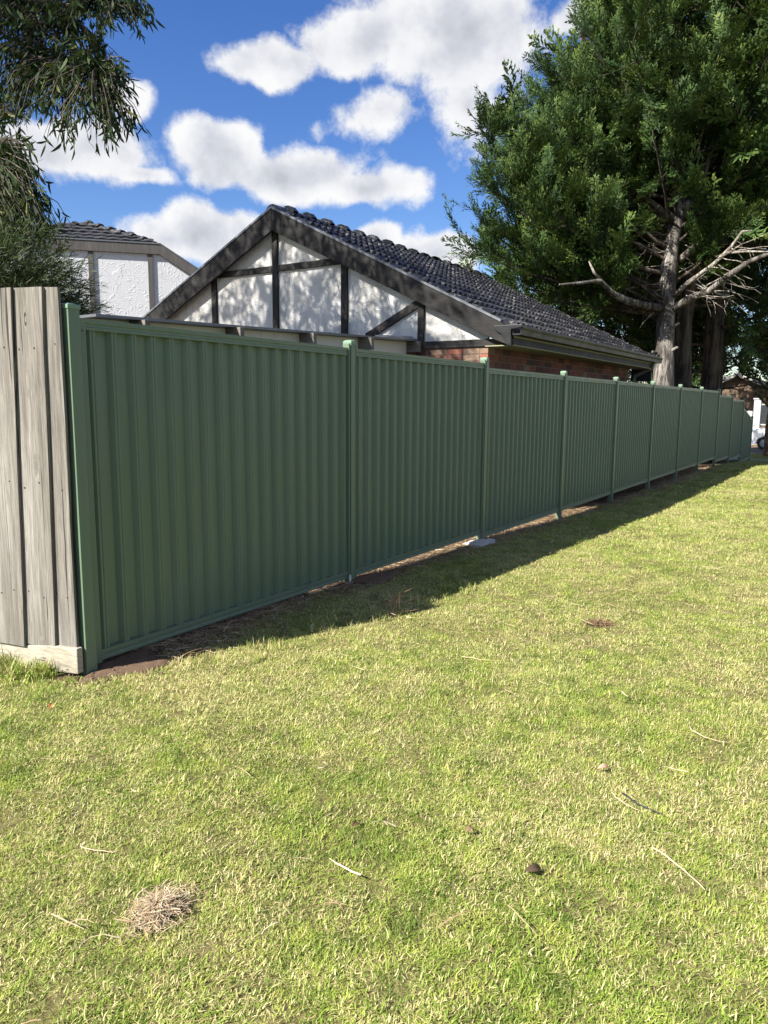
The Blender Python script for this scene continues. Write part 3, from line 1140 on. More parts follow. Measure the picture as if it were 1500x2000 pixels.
XB = 6.50                                  # barge boards stand proud of the gable
for s in (-1, 1):
    yend = RY + s * 3.95
    ye2 = yend
    poly = [(RY, RZ), (yend, roof_z(yend)), (yend, roof_z(yend) - .27 if s < 0 else roof_z(yend) - .31), (RY, RZ - .305)]
    if s < 0:
        poly = [(RY, RZ), (.60, roof_z(.60)), (.47, roof_z(.60) - .20), (.475, 2.185), (.70, 2.270), (RY, RZ - .305)]
    if s > 0:
        poly = [(y + .002, z) for y, z in poly]
    o = hb(MB().prism([(XB, y, z) for y, z in poly], (.045, 0, 0)), "barge_board", M_BARGE)
    bevel(o, .004)
    # metal capping along the verge
    a, e = (RY, yend if s > 0 else .62)
    e_ = e
    cap = MB().prism([(XB - .012, RY, RZ + .004), (XB - .012, e_, roof_z(e_) + .004), (XB - .012, e_, roof_z(e_) + .034), (XB - .012, RY, RZ + .036)], (.10, 0, 0))
    hb(cap, "verge_capping", M_FLASH)
    # soffit lining behind the barge
    sf = MB().prism([(XB + .046, RY, RZ - .09), (XB + .046, e_, roof_z(e_) - .09), (XB + .046, e_, roof_z(e_) - .07), (XB + .046, RY, RZ - .07)], (XG - XB - .05, 0, 0))
    hb(sf, "verge_soffit", M_TRIM)

# roof deck, tiles, ridge
XR0, XR1 = 6.53, 13.86
deck = MB()
for s in (-1, 1):
    ye = RY + s * 3.80
    deck.prism([(XR0 + .03, RY, RZ - .05), (XR0 + .03, ye, roof_z(ye) - .05), (XR0 + .03, ye, roof_z(ye) - .02), (XR0 + .03, RY, RZ - .02)], (XR1 - XR0 - .05, 0, 0))
ROOF = hb(deck, "roof", M_TILE)
ang = math.atan(SL)
NC, NX_ = 12, 24
gauge = (3.86 / math.cos(ang)) / NC
tw = (XR1 - XR0) / NX_
TM = tile_mesh("roof_tile", tw, gauge + .07, M_TILE, 0.042, 0.045)
for c in range(NC):
    s0 = c * gauge
    y0 = .475 + s0 * math.cos(ang)
    for k in range(NX_):
        o = link(bpy.data.objects.new("roof_tile", TM), ROOF)
        o.location = Vector((XR0 + k * tw, y0, roof_z(y0) - .012 + random.uniform(-.003, .003))) - HO
        o.rotation_euler = (ang + random.uniform(-.006, .006), random.uniform(-.006, .006), random.uniform(-.008, .008))
TMB = tile_mesh("roof_tile_back", XR1 - XR0, 4.3, M_TILE, 0.024, 0.02, 48, 192)
o = link(bpy.data.objects.new("rear_tile_field", TMB), ROOF)
o['kind'] = 'stuff'
o.location = Vector((XR1, RY + 3.86, roof_z(RY + 3.86) - .012)) - HO
o.rotation_euler = (ang, 0, math.pi)


def ridge_cap_mesh(name, l, mat, w=.125, drop=.075, collar=.13):
    b = MB()
    prof = [(-w, -drop), (-w * .62, -drop * .18), (-w * .25, .012), (w * .25, .012), (w * .62, -drop * .18), (w, -drop)]
    for (x, k, up) in ((0, 1.0, 0.0), (l - collar, 1.0, .004), (l - collar, 1.18, .045), (l - .02, 1.18, .050), (l, 1.10, .030)):
        for (y, z) in prof:
            b.v.append((x, y * k, z + up))
    n = len(prof)
    for r_ in range(4):
        for i in range(n - 1):
            b.f.append((r_ * n + i, r_ * n + i + 1, (r_ + 1) * n + i + 1, (r_ + 1) * n + i))
    b.f.append(tuple(4 * n + i for i in range(n)))
    b.f.append(tuple(i for i in reversed(range(n))))
    b.f.append(tuple(2 * n + i for i in reversed(range(n))))
    return b.mesh(name, mat)


RC = ridge_cap_mesh("ridge_cap", .458, M_TILE)
for k in range(16):
    o = link(bpy.data.objects.new("ridge_cap", RC), ROOF)
    o.location = Vector((XR0 - .02 + k * .458, RY + random.uniform(-.006, .006), RZ + .055)) - HO
    o.rotation_euler = (0, random.uniform(-.012, .004), random.uniform(-.008, .008))
vg = MB().prism([(XR1, RY, RZ + .06), (XR1, .50, roof_z(.50) + .055), (XR1, .50, roof_z(.5) - .06), (XR1, RY, RZ - .06)], (.06, 0, 0))
hb(vg, "far_verge", mat_painted("verge_sun_glare_colour", (.34, .33, .31), .6, .4, .2))  # pale colour stands in for sun reflecting off the verge tile edges

# eaves: gutter, fascia, soffit
gp = [(.352, 2.315), (.345, 2.37), (.330, 2.40), (.330, 2.432), (.342, 2.432), (.345, 2.41), (.362, 2.335), (.452, 2.335), (.452, 2.425), (.462, 2.425), (.462, 2.315)]
hb(MB().prism([(6.50, y, z) for y, z in gp], (13.98 - 6.50, 0, 0)), "gutter", M_GUTTER)
ec = [(.70, 2.438), (.328, 2.438), (.328, 2.405), (.470, 2.385), (.470, 2.178), (.52, 2.215), (.57, 2.27), (.60, 2.33), (.665, 2.37), (.70, 2.40)]
bevel(hb(MB().prism([(XB - .030, y, z) for y, z in ec], (.029, 0, 0)), "gutter_stop_end", M_GUTTER), .004)
hb(MB().box(6.546, 13.80, .468, .494, 2.205, 2.41), "fascia", M_FASCIA)
hb(MB().box(6.55, 13.78, .463, .4675, 2.292, 2.312), "fascia_trim", M_SOFFIT)
hb(MB().box(6.55, 13.75, .462, .852, 2.192, 2.2045), "soffit", M_SOFFIT)
hb(MB().box(13.755, 13.80, .495, .90, 1.95, 2.40), "eave_box_end", M_FASCIA)
dp = MB().tube([(13.62, .42, 2.32), (13.62, .44, 2.22), (13.66, .62, 2.14), (13.70, .80, 2.06), (13.70, .82, 1.95), (13.70, .82, 0.2)], .035, 10)
hb(dp, "downpipe", mat_painted("grey_downpipe", (.16, .16, .155), .4), smooth=True)

# ------------------------------------------------------------------ lean-to patio cover between fence and gable
M_RAFTER = mat_wood("rough_grey_rafter", (0.12, 0.105, 0.09), (0.20, 0.178, 0.152), (0.27, 0.245, 0.215), 'Y', 10, knots=False, bumpy=0.8, crack=0.9)
M_BOARD = mat_painted("pale_fibre_board", (0.60, 0.585, 0.54), 0.85, 0.2, 0.06, 3, ((0.33, 0.30, 0.25), 0.4))
PAT = thing("patio_cover", "low flat patio cover with rough timber rafter ends and pale boards behind the fence", "patio cover", (4.2, 2.1, float(gz(4.2))))
PO = Vector(PAT.location)


def pz(x):
    """underside of the sheet, rising towards the house"""
    return 2.150 + (x - 2.0) * 0.0325


def pb_(b, name, mat, **kw):
    b.v = [tuple(Vector(q) - PO) for q in b.v]
    return b.build(name, mat, PAT, **kw)


for k in range(5):
    x = 2.005 + k * 1.1313
    if k == 4:
        x = 6.545
    z = pz(x)
    o = pb_(MB().hexa([(x - .024, 1.80, z - .145), (x + .024, 1.795, z - .145), (x + .024, 5.2, z - .145), (x - .024, 5.2, z - .145),
                       (x - .024, 1.805, z - .001), (x + .024, 1.797, z - .001), (x + .024, 5.2, z - .001), (x - .024, 5.2, z - .001)]), "rafter", M_RAFTER)
    bevel(o, .004)
xs_ = [1.60, 2.005, 3.1363, 3.62, 4.2676, 5.3989, 6.545]
for a, c in zip(xs_[:-1], xs_[1:]):
    ea, ecx = (.026 if a > 1.7 and a != 3.62 else .002), (.026 if c != 3.62 else .002)
    pb_(MB().hexa([(a + ea, 2.00, 1.30), (c - ecx, 2.00, 1.30), (c - ecx, 2.025, 1.30), (a + ea, 2.025, 1.30),
                   (a + ea, 2.00, pz(a + ea) - .004), (c - ecx, 2.00, pz(c - ecx) - .004), (c - ecx, 2.025, pz(c - ecx) - .004), (a + ea, 2.025, pz(a + ea) - .004)]), "infill_board", M_BOARD)
sh = MB().hexa([(1.55, 1.86, pz(1.55)), (6.60, 1.86, pz(6.60)), (6.60, 5.3, pz(6.60) - .02), (1.55, 5.3, pz(1.55) - .02),
                (1.55, 1.86, pz(1.55) + .022), (6.60, 1.86, pz(6.60) + .022), (6.60, 5.3, pz(6.6) + .0), (1.55, 5.3, pz(1.55) + .0)])
pb_(sh, "roof_sheet", M_FLASH)
pb_(MB().hexa([(5.75, 1.88, pz(5.75) + .024), (6.62, 1.90, pz(6.6) + .024), (6.62, 2.0, pz(6.6) + .024), (5.75, 2.0, pz(5.75) + .024),
               (5.75, 1.985, pz(5.75) + .055), (6.62, 1.985, pz(6.6) + .075), (6.62, 2.0, pz(6.6) + .075), (5.75, 2.0, pz(5.75) + .055)]), "flashing", M_FLASH)
for x in (1.72, 4.4):
    pb_(MB().box(x - .05, x + .05, 2.14, 2.24, float(gz(x)) - .05, pz(x) - .15), "post", M_RAFTER)

# ------------------------------------------------------------------ neighbouring house with clipped gable
NA = CAM + _dir(110, 466) / float(_dir(110, 466) @ CF) * 19.63
NB = CAM + _dir(313, 478) / float(_dir(313, 478) @ CF) * 20.30
NA, NB = Vector(NA), Vector(NB)
NA.z = NB.z = 5.72
NE = (NB - NA).normalized()
NN = Vector((NE.y, -NE.x, 0))
if NN.dot(Vector(CAM) - NA) < 0:
    NN = -NN
NEIGH = thing("stucco_house", "taller white swirl-stucco house with clipped gable and old grey roof tiles", "house", (NB.x, NB.y, float(gz(NB.x))))
NO = Vector(NEIGH.location)


def nb_(b, name, mat, parent=None, **kw):
    """points given as (along wall from the barge corner, out of the wall, height)"""
    b.v = [tuple(NB + NE * q[0] + NN * q[1] + Vector((0, 0, q[2] - NB.z)) - NO) for q in b.v]
    return b.build(name, mat, parent or NEIGH, **kw)


NS = 0.62                                  # slope of its main roof
LW = -6.6
poly = [(LW, -.06, .2), (4.2, -.06, .2), (4.2, -.06, 5.66 - 4.2 * NS), (0, -.06, 5.66), (LW, -.06, 5.66)]
nb_(MB().prism(poly, (0, 0, 0)) if False else MB().hexa([(LW, -.30, -.2), (4.2, -.30, -.2), (4.2, -.06, -.2), (LW, -.06, -.2), (LW, -.30, 3.05), (4.2, -.30, 3.05), (4.2, -.06, 3.05), (LW, -.06, 3.05)]), "lower_wall", M_STUCCO2)


def stucco_bay(s0, s1, z0, z1a, z1b):
    b = MB().hexa([(s0, -.30, z0), (s1, -.30, z0), (s1, -.06, z0), (s0, -.06, z0), (s0, -.30, z1a), (s1, -.30, z1b), (s1, -.06, z1b), (s0, -.06, z1a)])
    return nb_(b, "stucco_panel", M_STUCCO2)


def ntop(s):
    return 5.64 if s <= 0 else 5.64 - s * NS


M_NTRIM = mat_wood("brown_grey_trim", (0.085, 0.080, 0.078), (0.105, 0.099, 0.096), (0.125, 0.118, 0.114), 'Z', 8, rough=.7, knots=False, bumpy=.2, crack=.2)
studs = [-4.9, -3.35, -1.80, -.28, 1.20, 2.7]
edges = [LW] + studs + [4.2]
for a, c in zip(edges[:-1], edges[1:]):
    if a < 0 < c:
        stucco_bay(a + .002, 0, 3.052, ntop(a), 5.64)
        stucco_bay(.002, c - .002, 3.052, 5.64, ntop(c))
    else:
        stucco_bay(a + .002, c - .002, 3.052, ntop(a), ntop(c))
for s in studs:
    nb_(MB().box(s - .062, s + .062, -.059, -.015, 3.06, ntop(s) - .10), "stud", M_NTRIM)
nb_(MB().hexa([(LW, -.058, 5.44), (-.03, -.058, 5.44), (-.03, .02, 5.44), (LW, .02, 5.44), (LW, -.058, 5.70), (0.0, -.058, 5.70), (0.0, .02, 5.70), (LW, .02, 5.70)]), "fascia", M_NTRIM)
nb_(MB().prism([(.0, -.058, 5.70), (-.03, -.058, 5.44), (4.3, -.058, 5.44 - 4.3 * NS), (4.3, -.058, 5.70 - 4.3 * NS)], (0, 0, 0)) if False else
    MB().hexa([(-.028, -.058, 5.44), (4.3, -.058, 5.44 - 4.33 * NS), (4.3, .022, 5.44 - 4.33 * NS), (-.028, .022, 5.44), (.002, -.058, 5.70), (4.3, -.058, 5.70 - 4.3 * NS), (4.3, .022, 5.70 - 4.3 * NS), (.002, .022, 5.70)]), "barge_board", M_NTRIM)
nb_(MB().hexa([(LW, -.04, 5.701), (.0, -.04, 5.701), (.0, .035, 5.701), (LW, .035, 5.701), (LW, -.04, 5.735), (.0, -.04, 5.735), (.0, .035, 5.735), (LW, .035, 5.735)]), "capping", M_FLASH)
nb_(MB().hexa([(.001, -.04, 5.701), (4.3, -.04, 5.701 - 4.3 * NS), (4.3, .035, 5.701 - 4.3 * NS), (.001, .035, 5.701), (.001, -.04, 5.735), (4.3, -.04, 5.735 - 4.3 * NS), (4.3, .035, 5.735 - 4.3 * NS), (.001, .035, 5.735)]), "capping", M_FLASH)
# hip: the apex lies back from the wall
HPX, HPB, HPR = -1.95, 1.62, .72           # along, back, rise
hipd = MB()
hipd.v = [(-4.9, -.02, 5.70), (-.08, -.02, 5.70), (HPX, -HPB, 5.70 + HPR), (HPX, -9.0, 5.70 + HPR), (3.0, -9.0, 5.70 - 3 * NS), (4.3, -.05, 5.70 - 4.3 * NS), (-.08, -.05, 5.69), (-4.9, -9.0, 5.0), (LW - .5, -9, 4.9), (LW - .5, -.05, 5.0)]
hipd.f = [(0, 1, 2), (1, 5, 4, 3, 2), (0, 2, 3, 7), (0, 7, 8, 9)]
NROOF = nb_(hipd, "roof", M_TILE2, fix=False)
TM2 = tile_mesh("roof_tile", .30, .40, M_TILE2, .018, .034, 1, 8)
hang = math.atan2(HPR, HPB)
slope_len = math.hypot(HPR, HPB)
yaw = math.atan2(NE.y, NE.x)
rows = 5
for r_ in range(rows):
    u0 = r_ / rows
    a = -4.9 + (HPX + 4.9) * u0
    c = -.08 + (HPX + .08) * u0
    n = int((c - a) / .30)
    st = a + ((c - a) - n * .30) / 2 + (.15 if r_ % 2 else 0) - .1
    for k in range(n + (0 if r_ % 2 else 1)):
        s = st + k * .30
        if s + .3 > c + .12 or s < a - .12:
            continue
        p = NB + NE * s + NN * (-.02 - HPB * u0) + Vector((0, 0, HPR * u0 + .012))
        o = link(bpy.data.objects.new("roof_tile", TM2), NROOF)
        o.location = p - NO
        o.rotation_euler = Matrix(((NE.x, -NN.x * math.cos(hang), 0, 0), (NE.y, -NN.y * math.cos(hang), 0, 0), (0, math.sin(hang), 1, 0), (0, 0, 0, 1))).to_3x3().col[0].to_track_quat('X', 'Z').to_euler() if False else (hang + random.uniform(-.02, .02), 0, yaw)
RC2 = ridge_cap_mesh("ridge_cap", .46, M_TILE2, .13, .07, .10)


def cap_run(p0, p1):
    d = p1 - p0
    n = max(1, round(d.length / .44))
    for k in range(n):
        o = link(bpy.data.objects.new("ridge_cap", RC2), NROOF)
        o.location = p0 + d * (k / n) - NO
        o.rotation_euler = d.to_track_quat('X', 'Z').to_euler()


apex = NB + NE * HPX - NN * HPB + Vector((0, 0, HPR + .06))
cap_run(NB + NE * -.12 + NN * -.06 + Vector((0, 0, .05)), apex)
cap_run(NB + NE * -4.8 + NN * -.06 + Vector((0, 0, .05)), apex)
cap_run(apex, apex - NN * 5.0)

# ------------------------------------------------------------------ trees
def at_depth(px, py, z):
    """world point at a given distance along the line of sight; used to set out limbs at their true depth"""
    d = CF + CR * (px - 750) / 1460.0 - CU * (py - 1000) / 1460.0
    return CAM + d * z


def plume_template(seed, nside=12, sub=3, wd=0.017):
    """feathery conifer spray of unit length along +Y: thin diamonds on a forked stem, slightly cupped"""
    g = np.random.default_rng(seed)
    V, F, A = [], [], []

    def diamond(p, d, l, w, a0, a1):
        d = d / np.linalg.norm(d)
        s = np.cross(d, [0.2 * g.normal(), 0.2 * g.normal(), 1.0])
        s /= np.linalg.norm(s)
        b = len(V)
        m = p + d * l * 0.42
        V.extend([p, m + s * w, p + d * l, m - s * w])
        A.extend([a0, (a0 + a1) / 2, a1, (a0 + a1) / 2])
        F.append((b, b + 1, b + 2, b + 3))
    bend = g.normal(0, 0.12)
    for i in range(nside):
        t = 0.04 + 0.93 * i / nside
        p = np.array([bend * t * t, t, 0.10 * t * t])
        L = 0.40 * (1 - 0.62 * t) * g.uniform(0.75, 1.2)
        for s in (-1, 1):
            an = g.uniform(0.45, 0.85)
            d = np.array([s * math.sin(an), math.cos(an), g.normal(0.12, 0.28)])
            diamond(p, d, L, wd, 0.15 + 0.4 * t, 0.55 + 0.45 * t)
            for k in range(sub):
                f = (k + 1) / (sub + 1) * g.uniform(0.8, 1.2)
                q = p + d * L * f
                a2 = an + g.choice([-1, 1]) * g.uniform(0.35, 0.7)
                d2 = np.array([s * math.sin(a2), math.cos(a2), g.normal(0.15, 0.35)])
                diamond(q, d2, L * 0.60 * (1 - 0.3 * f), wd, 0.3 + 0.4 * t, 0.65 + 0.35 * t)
    diamond(np.array([bend * .8, .86, .08]), np.array([bend, 1, .1]), .22, .02, .7, 1.0)
    return np.array(V), np.array(F), np.array(A)


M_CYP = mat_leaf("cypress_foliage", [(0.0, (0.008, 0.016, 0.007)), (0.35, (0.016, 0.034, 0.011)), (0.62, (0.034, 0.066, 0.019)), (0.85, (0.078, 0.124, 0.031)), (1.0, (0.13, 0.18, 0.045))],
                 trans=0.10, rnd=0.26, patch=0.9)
M_CYPBARK = mat_bark("cypress_bark", (0.075, 0.067, 0.060), (0.25, 0.23, 0.207), 9.0, 0.10, 1.0)
M_CYPDARK = mat_bark("dark_cypress_bark", (0.035, 0.028, 0.023), (0.10, 0.082, 0.067), 7.0, 0.12)
M_DEAD = mat_bark("bare_dead_wood", (0.14, 0.122, 0.104), (0.38, 0.345, 0.30), 14.0, 0.4, 0.4)
PLUMES = [plume_template(700 + i, 9, 2, 0.022) for i in range(6)]
PLUMES_COARSE = [plume_template(720 + i, 8, 2, 0.030) for i in range(5)]


def limb_path(p0, d, L, rise, n, g, wob=0.10):
    pts = [np.array(p0, float)]
    d = np.array(d, float)
    for k in range(n):
        u = (k + 1) / n
        dd = d + np.array([0, 0, rise * u]) + g.normal(0, wob, 3)
        dd /= np.linalg.norm(dd)
        pts.append(pts[-1] + dd * L / n)
    return np.array(pts)


def conifer(name, label, base, trunk_pts, trunk_rad, limbs, seed, size=0.62, step=0.24, bark=None, group=None, branch_r=0.05, density=1.0, plumes=None):
    """limbs: list of (start, direction, length, rise); sprays grow on the outer part of each limb and its side shoots"""
    g = np.random.default_rng(seed)
    T = thing(name, label, "tree", tuple(base), 0, group)
    B0 = np.array(base, float)
    tb = MB().tube([p - B0 for p in trunk_pts], trunk_rad, 14)
    wood = tb.build("trunk", bark or M_CYPBARK, T, smooth=True, fix=False)
    lb = MB()
    P, D, S = [], [], []
    for (p0, d, L, rise) in limbs:
        pts = limb_path(p0, d, L, rise, 7, g)
        r0 = branch_r * (0.5 + L / 6.0)
        lb.tube([p - B0 for p in pts], list(np.linspace(r0, 0.012, len(pts))), 6, False)
        nsec = max(3, int(L * 2.6 * density))
        for k in range(nsec):
            u = 0.30 + 0.70 * (k + g.random()) / nsec
            i = min(int(u * 7), 6)
            q = pts[i] + (pts[i + 1] - pts[i]) * (u * 7 - i)
            ax = pts[i + 1] - pts[i]
            ax /= np.linalg.norm(ax)
            sd = ax * 0.75 + g.normal(0, 0.55, 3) + np.array([0, 0, 0.22])
            sd /= np.linalg.norm(sd)
            Ls = g.uniform(0.60, 1.60) * (0.75 + 0.5 * (1 - u)) * min(1.0, L / 3.0 + .35)
            sp = limb_path(q, sd, Ls, 0.25, 4, g, 0.12)
            lb.tube([p - B0 for p in sp], [0.014, 0.011, 0.009, 0.007, 0.004], 4, False)
            m = max(2, int(Ls / step * 1.7))
            for j in range(m):
                w = 0.10 + 0.90 * (j + g.random()) / m
                ii = min(int(w * 4), 3)
                pp = sp[ii] + (sp[ii + 1] - sp[ii]) * (w * 4 - ii)
                pd = (sp[ii + 1] - sp[ii])
                pd /= np.linalg.norm(pd)
                pd = pd + g.normal(0, 0.33, 3) + np.array([0, 0, 0.22])
                P.append(pp + g.normal(0, 0.05, 3))
                D.append(pd)
                S.append(size * g.uniform(0.55, 1.15))
    P, D, S = np.array(P), np.array(D), np.array(S)
    Vs, Fs, As, off = [], [], [], 0
    plumes = plumes or PLUMES
    which = g.integers(0, len(plumes), len(P))
    for i, (tv, tf, ta) in enumerate(plumes):
        m = which == i
        if not m.any():
            continue
        R = frames(D[m], g.uniform(-0.9, 0.9, m.sum()), S[m])
        V, F, a, b = scatter(tv, tf, R, P[m] - B0, ta, g.uniform(-0.16, 0.16, m.sum()))
        Vs.append(V)
        Fs.append(F + off)
        As.append(a + b)
        off += len(V)
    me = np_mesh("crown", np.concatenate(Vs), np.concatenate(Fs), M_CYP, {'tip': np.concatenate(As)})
    link(bpy.data.objects.new("crown", me), T)
    lb.build("limbs", M_CYPDARK, T, smooth=True, fix=False)
    return T, len(P)


def env_len(h, prof):
    return float(np.interp(h, [p[0] for p in prof], [p[1] for p in prof]))


TOCAM = np.array([-0.84, -0.54])
LEFT = np.array([-0.54, 0.84])

# the big cypress behind the house end
_g = np.random.default_rng(21)
tb0 = np.array([16.60, 0.95, -.15])
tp = [tb0, at_depth(1295, 750, 18.0), at_depth(1299, 650, 18.05), at_depth(1303, 560, 18.1), at_depth(1311, 480, 18.15), at_depth(1323, 420, 18.2), at_depth(1326, 330, 18.4),
      at_depth(1322, 220, 18.6), at_depth(1325, 90, 18.8), at_depth(1330, -60, 19.0), at_depth(1330, -260, 19.2)]
tr = [.30, .245, .215, .195, .185, .17, .13, .10, .075, .05, .02]
limbs = []
prof = [(3.3, 2.9), (4.5, 4.8), (6.0, 5.0), (7.5, 3.9), (9.0, 2.9), (11, 2.1), (13, 1.5), (15.5, .7)]


def trunk_at(h):
    zs = [p[2] for p in tp]
    return np.array([np.interp(h, zs, [p[0] for p in tp]), np.interp(h, zs, [p[1] for p in tp]), h])


for k in range(104):
    h = 4.1 + 10.6 * ((k + _g.random()) / 104) ** 0.95
    az = _g.uniform(0, 2 * math.pi)
    d = np.array([math.cos(az), math.sin(az)])
    fc = d @ TOCAM
    fl = d @ LEFT
    L = env_len(h, prof) * _g.uniform(0.72, 1.08)
    if fc > 0.35 and h < 7.4:           # the bole shows clear on this side
        continue
    if fl < -0.1 and h < 5.6:
        continue
    if fl < -.2:
        L *= 0.85
    limbs.append((trunk_at(h), (d[0], d[1], _g.uniform(0.05, 0.30)), L, 0.55))
# the spreading side over the roof
for (px, py, dep, L) in ((1064, 330, 17.2, 0), (1022, 300, 17.6, 0), (1002, 380, 17.0, 0), (1022, 455, 17.2, 0), (1047, 520, 17.8, 0), (1076, 430, 16.6, 0), (1094, 520, 17.4, 0), (1119, 450, 16.9, 0), (1082, 225, 17.8, 0),
                         (1113, 165, 17.4, 0), (1160, 100, 17.6, 0), (1137, 350, 16.8, 0), (1107, 270, 17.0, 0), (1170, 520, 17.9, 0), (992, 485, 17.6, 0), (1131, 590, 18.6, 0), (1180, 610, 18.9, 0), (1230, 570, 19.0, 0), (1094, 560, 18.6, 0),
                         (1440, 330, 17.2, 0), (1470, 420, 17.4, 0), (1430, 240, 17.6, 0), (1490, 290, 17.0, 0), (1400, 150, 17.6, 0), (1480, 120, 17.6, 0), (1250, 260, 17.0, 0), (1220, 180, 17.2, 0), (1290, 130, 17.2, 0), (1230, 60, 17.6, 0), (1350, 60, 17.5, 0), (1320, 250, 16.5, 0), (1270, 270, 16.5, 0), (1335, 190, 16.6, 0), (1385, 200, 16.5, 0), (1300, 160, 16.8, 0), (957, 280, 17.3, 0), (967, 345, 17.2, 0), (977, 415, 17.0, 0), (967, 470, 17.4, 0), (987, 520, 17.2, 0), (1017, 245, 17.6, 0), (1022, 545, 17.4, 0)):
    e = at_depth(px, py, dep)
    hgt = max(3.6, e[2] - 1.6) if py < 560 else e[2]
    s = trunk_at(min(hgt, 13))
    dv = e - s
    Lk = np.linalg.norm(dv)
    dv /= Lk
    limbs.append((s, (dv[0], dv[1], dv[2] - .18), Lk * 1.02, 0.36))
BIGTREE, n1 = conifer("cypress_tree", "big spreading cypress with pale bare trunk rising behind the brick house", tb0, tp, tr, limbs, 31, 0.62, 0.155, density=1.05)

# stout bare boughs and dead twigs low on the trunk
_b0 = tb0
boughs = [([(1297, 603, 18.0), (1262, 597, 17.7), (1225, 588, 17.3), (1195, 572, 17.0), (1172, 548, 16.8), (1140, 552, 16.6), (1092, 556, 16.4)], (.10, .085, .08, .065, .05, .035, .02)),
          ([(1178, 552, 16.85), (1160, 532, 16.7), (1150, 510, 16.6)], (.04, .03, .015)),
          ([(1312, 607, 18.0), (1345, 583, 17.6), (1385, 568, 17.2), (1420, 540, 16.8), (1465, 510, 16.5), (1520, 488, 16.2)], (.10, .085, .075, .065, .05, .035)),
          ([(1312, 582, 18.0), (1340, 555, 17.6), (1368, 535, 17.3), (1395, 515, 17.0), (1428, 482, 16.8), (1450, 452, 16.6), (1468, 450, 16.5)], (.065, .055, .05, .045, .036, .028, .014)),
          ([(1420, 494, 16.85), (1460, 491, 16.5), (1510, 492, 16.2)], (.03, .024, .012)),
          ([(1326, 508, 18.15), (1360, 480, 18.0), (1395, 455, 17.9), (1430, 420, 17.8)], (.085, .075, .06, .04)),
          ([(1318, 440, 18.2), (1285, 405, 18.0), (1250, 380, 17.8), (1205, 372, 17.6)], (.10, .075, .05, .03)),
          ([(1328, 425, 18.2), (1352, 385, 18.1), (1375, 340, 18.0), (1392, 280, 18.0)], (.12, .10, .08, .05))]
for pts, rad in boughs:
    b = MB().tube([at_depth(*q) - _b0 for q in pts], list(rad), 9)
    b.build("bough", M_DEAD if rad[0] < .09 else M_CYPBARK, BIGTREE, smooth=True, fix=False)
tw = MB()
_g = np.random.default_rng(77)
tstarts = [(1305, 470, 18.1, -1), (1304, 490, 18.1, -1), (1300, 520, 18.1, -1), (1330, 470, 18.1, 1), (1325, 500, 18.1, 1), (1320, 530, 18.1, 1), (1300, 560, 18.0, -1), (1298, 590, 18.0, -1),
           (1380, 570, 17.2, 1), (1400, 555, 17.0, 1), (1380, 525, 17.1, 1), (1400, 510, 16.95, 1), (1415, 498, 16.9, 1), (1350, 580, 17.5, 1), (1365, 572, 17.3, 1), (1355, 545, 17.5, 1), (1340, 558, 17.6, 1), (1430, 480, 16.8, 1), (1300, 455, 18.1, -1)]
for (px, py, dep, s) in tstarts:
    for r_ in range(2):
        p = at_depth(px + _g.normal(0, 6), py + _g.normal(0, 6), dep)
        d = CR * s * _g.uniform(.5, 1.0) + np.array([0, 0, _g.uniform(-.5, .35)]) + np.array([*TOCAM, 0]) * _g.uniform(0, .7)
        L = _g.uniform(.5, 1.5)
        q = limb_path(p, d / np.linalg.norm(d), L, _g.uniform(-.9, .5), 6, _g, .12)
        tw.tube([x - _b0 for x in q], list(np.linspace(.013, .004, 7)), 5, False)
        j = 3
        q2 = limb_path(q[j], (q[j + 1] - q[j]) + _g.normal(0, .15, 3), L * .45, -.3, 4, _g, .15)
        tw.tube([x - _b0 for x in q2], list(np.linspace(.008, .003, 5)), 4, False)
two = tw.build("dead_twigs", M_DEAD, BIGTREE, smooth=True, fix=False)
two['kind'] = 'stuff'
for (px, py, dx, dy) in ((1314, 640, 12, -9), (1313, 684, 10, -6), (1282, 690, -8, -3)):
    p, q = at_depth(px, py, 17.85), at_depth(px + dx, py + dy, 17.7)
    MB().tube([p - _b0, q - _b0], [.042, .030], 8).build("cut_stub", M_CYPBARK, BIGTREE)

# darker cypresses further along the fence
PROFB = [(1.8, 2.6), (4.0, 3.7), (7.0, 4.1), (10.0, 3.4), (13, 2.2), (16, .7)]


def back_cypress(label, x, y, r0, seed, hmin, n=44, htop=15.5, lenf=1.0, dens=.95):
    g = np.random.default_rng(seed)
    base = np.array([x, y, float(gz(x)) - .1])
    pts = [base + np.array([g.normal(0, .03) * k, g.normal(0, .03) * k, htop * k / 8]) for k in range(9)]
    rad = list(np.linspace(r0, .03, 9))
    lm = []
    for k in range(n):
        h = hmin + (htop - hmin - .4) * ((k + g.random()) / n)
        az = g.uniform(0, 2 * math.pi)
        d = np.array([math.cos(az), math.sin(az)])
        L = env_len(h, PROFB) * g.uniform(.7, 1.1) * lenf
        if d @ LEFT < -.3 and h < 3.4:
            L *= .6
        i = min(int(h / htop * 8), 7)
        lm.append((pts[i] + (pts[i + 1] - pts[i]) * (h / htop * 8 - i) + np.array([0, 0, .0]), (d[0], d[1], g.uniform(-.05, .25)), L, .4))
    return conifer("cypress_tree", label, base, pts, rad, lm, seed + 1, 1.0, .34, M_CYPDARK, None, .05, dens, PLUMES_COARSE)


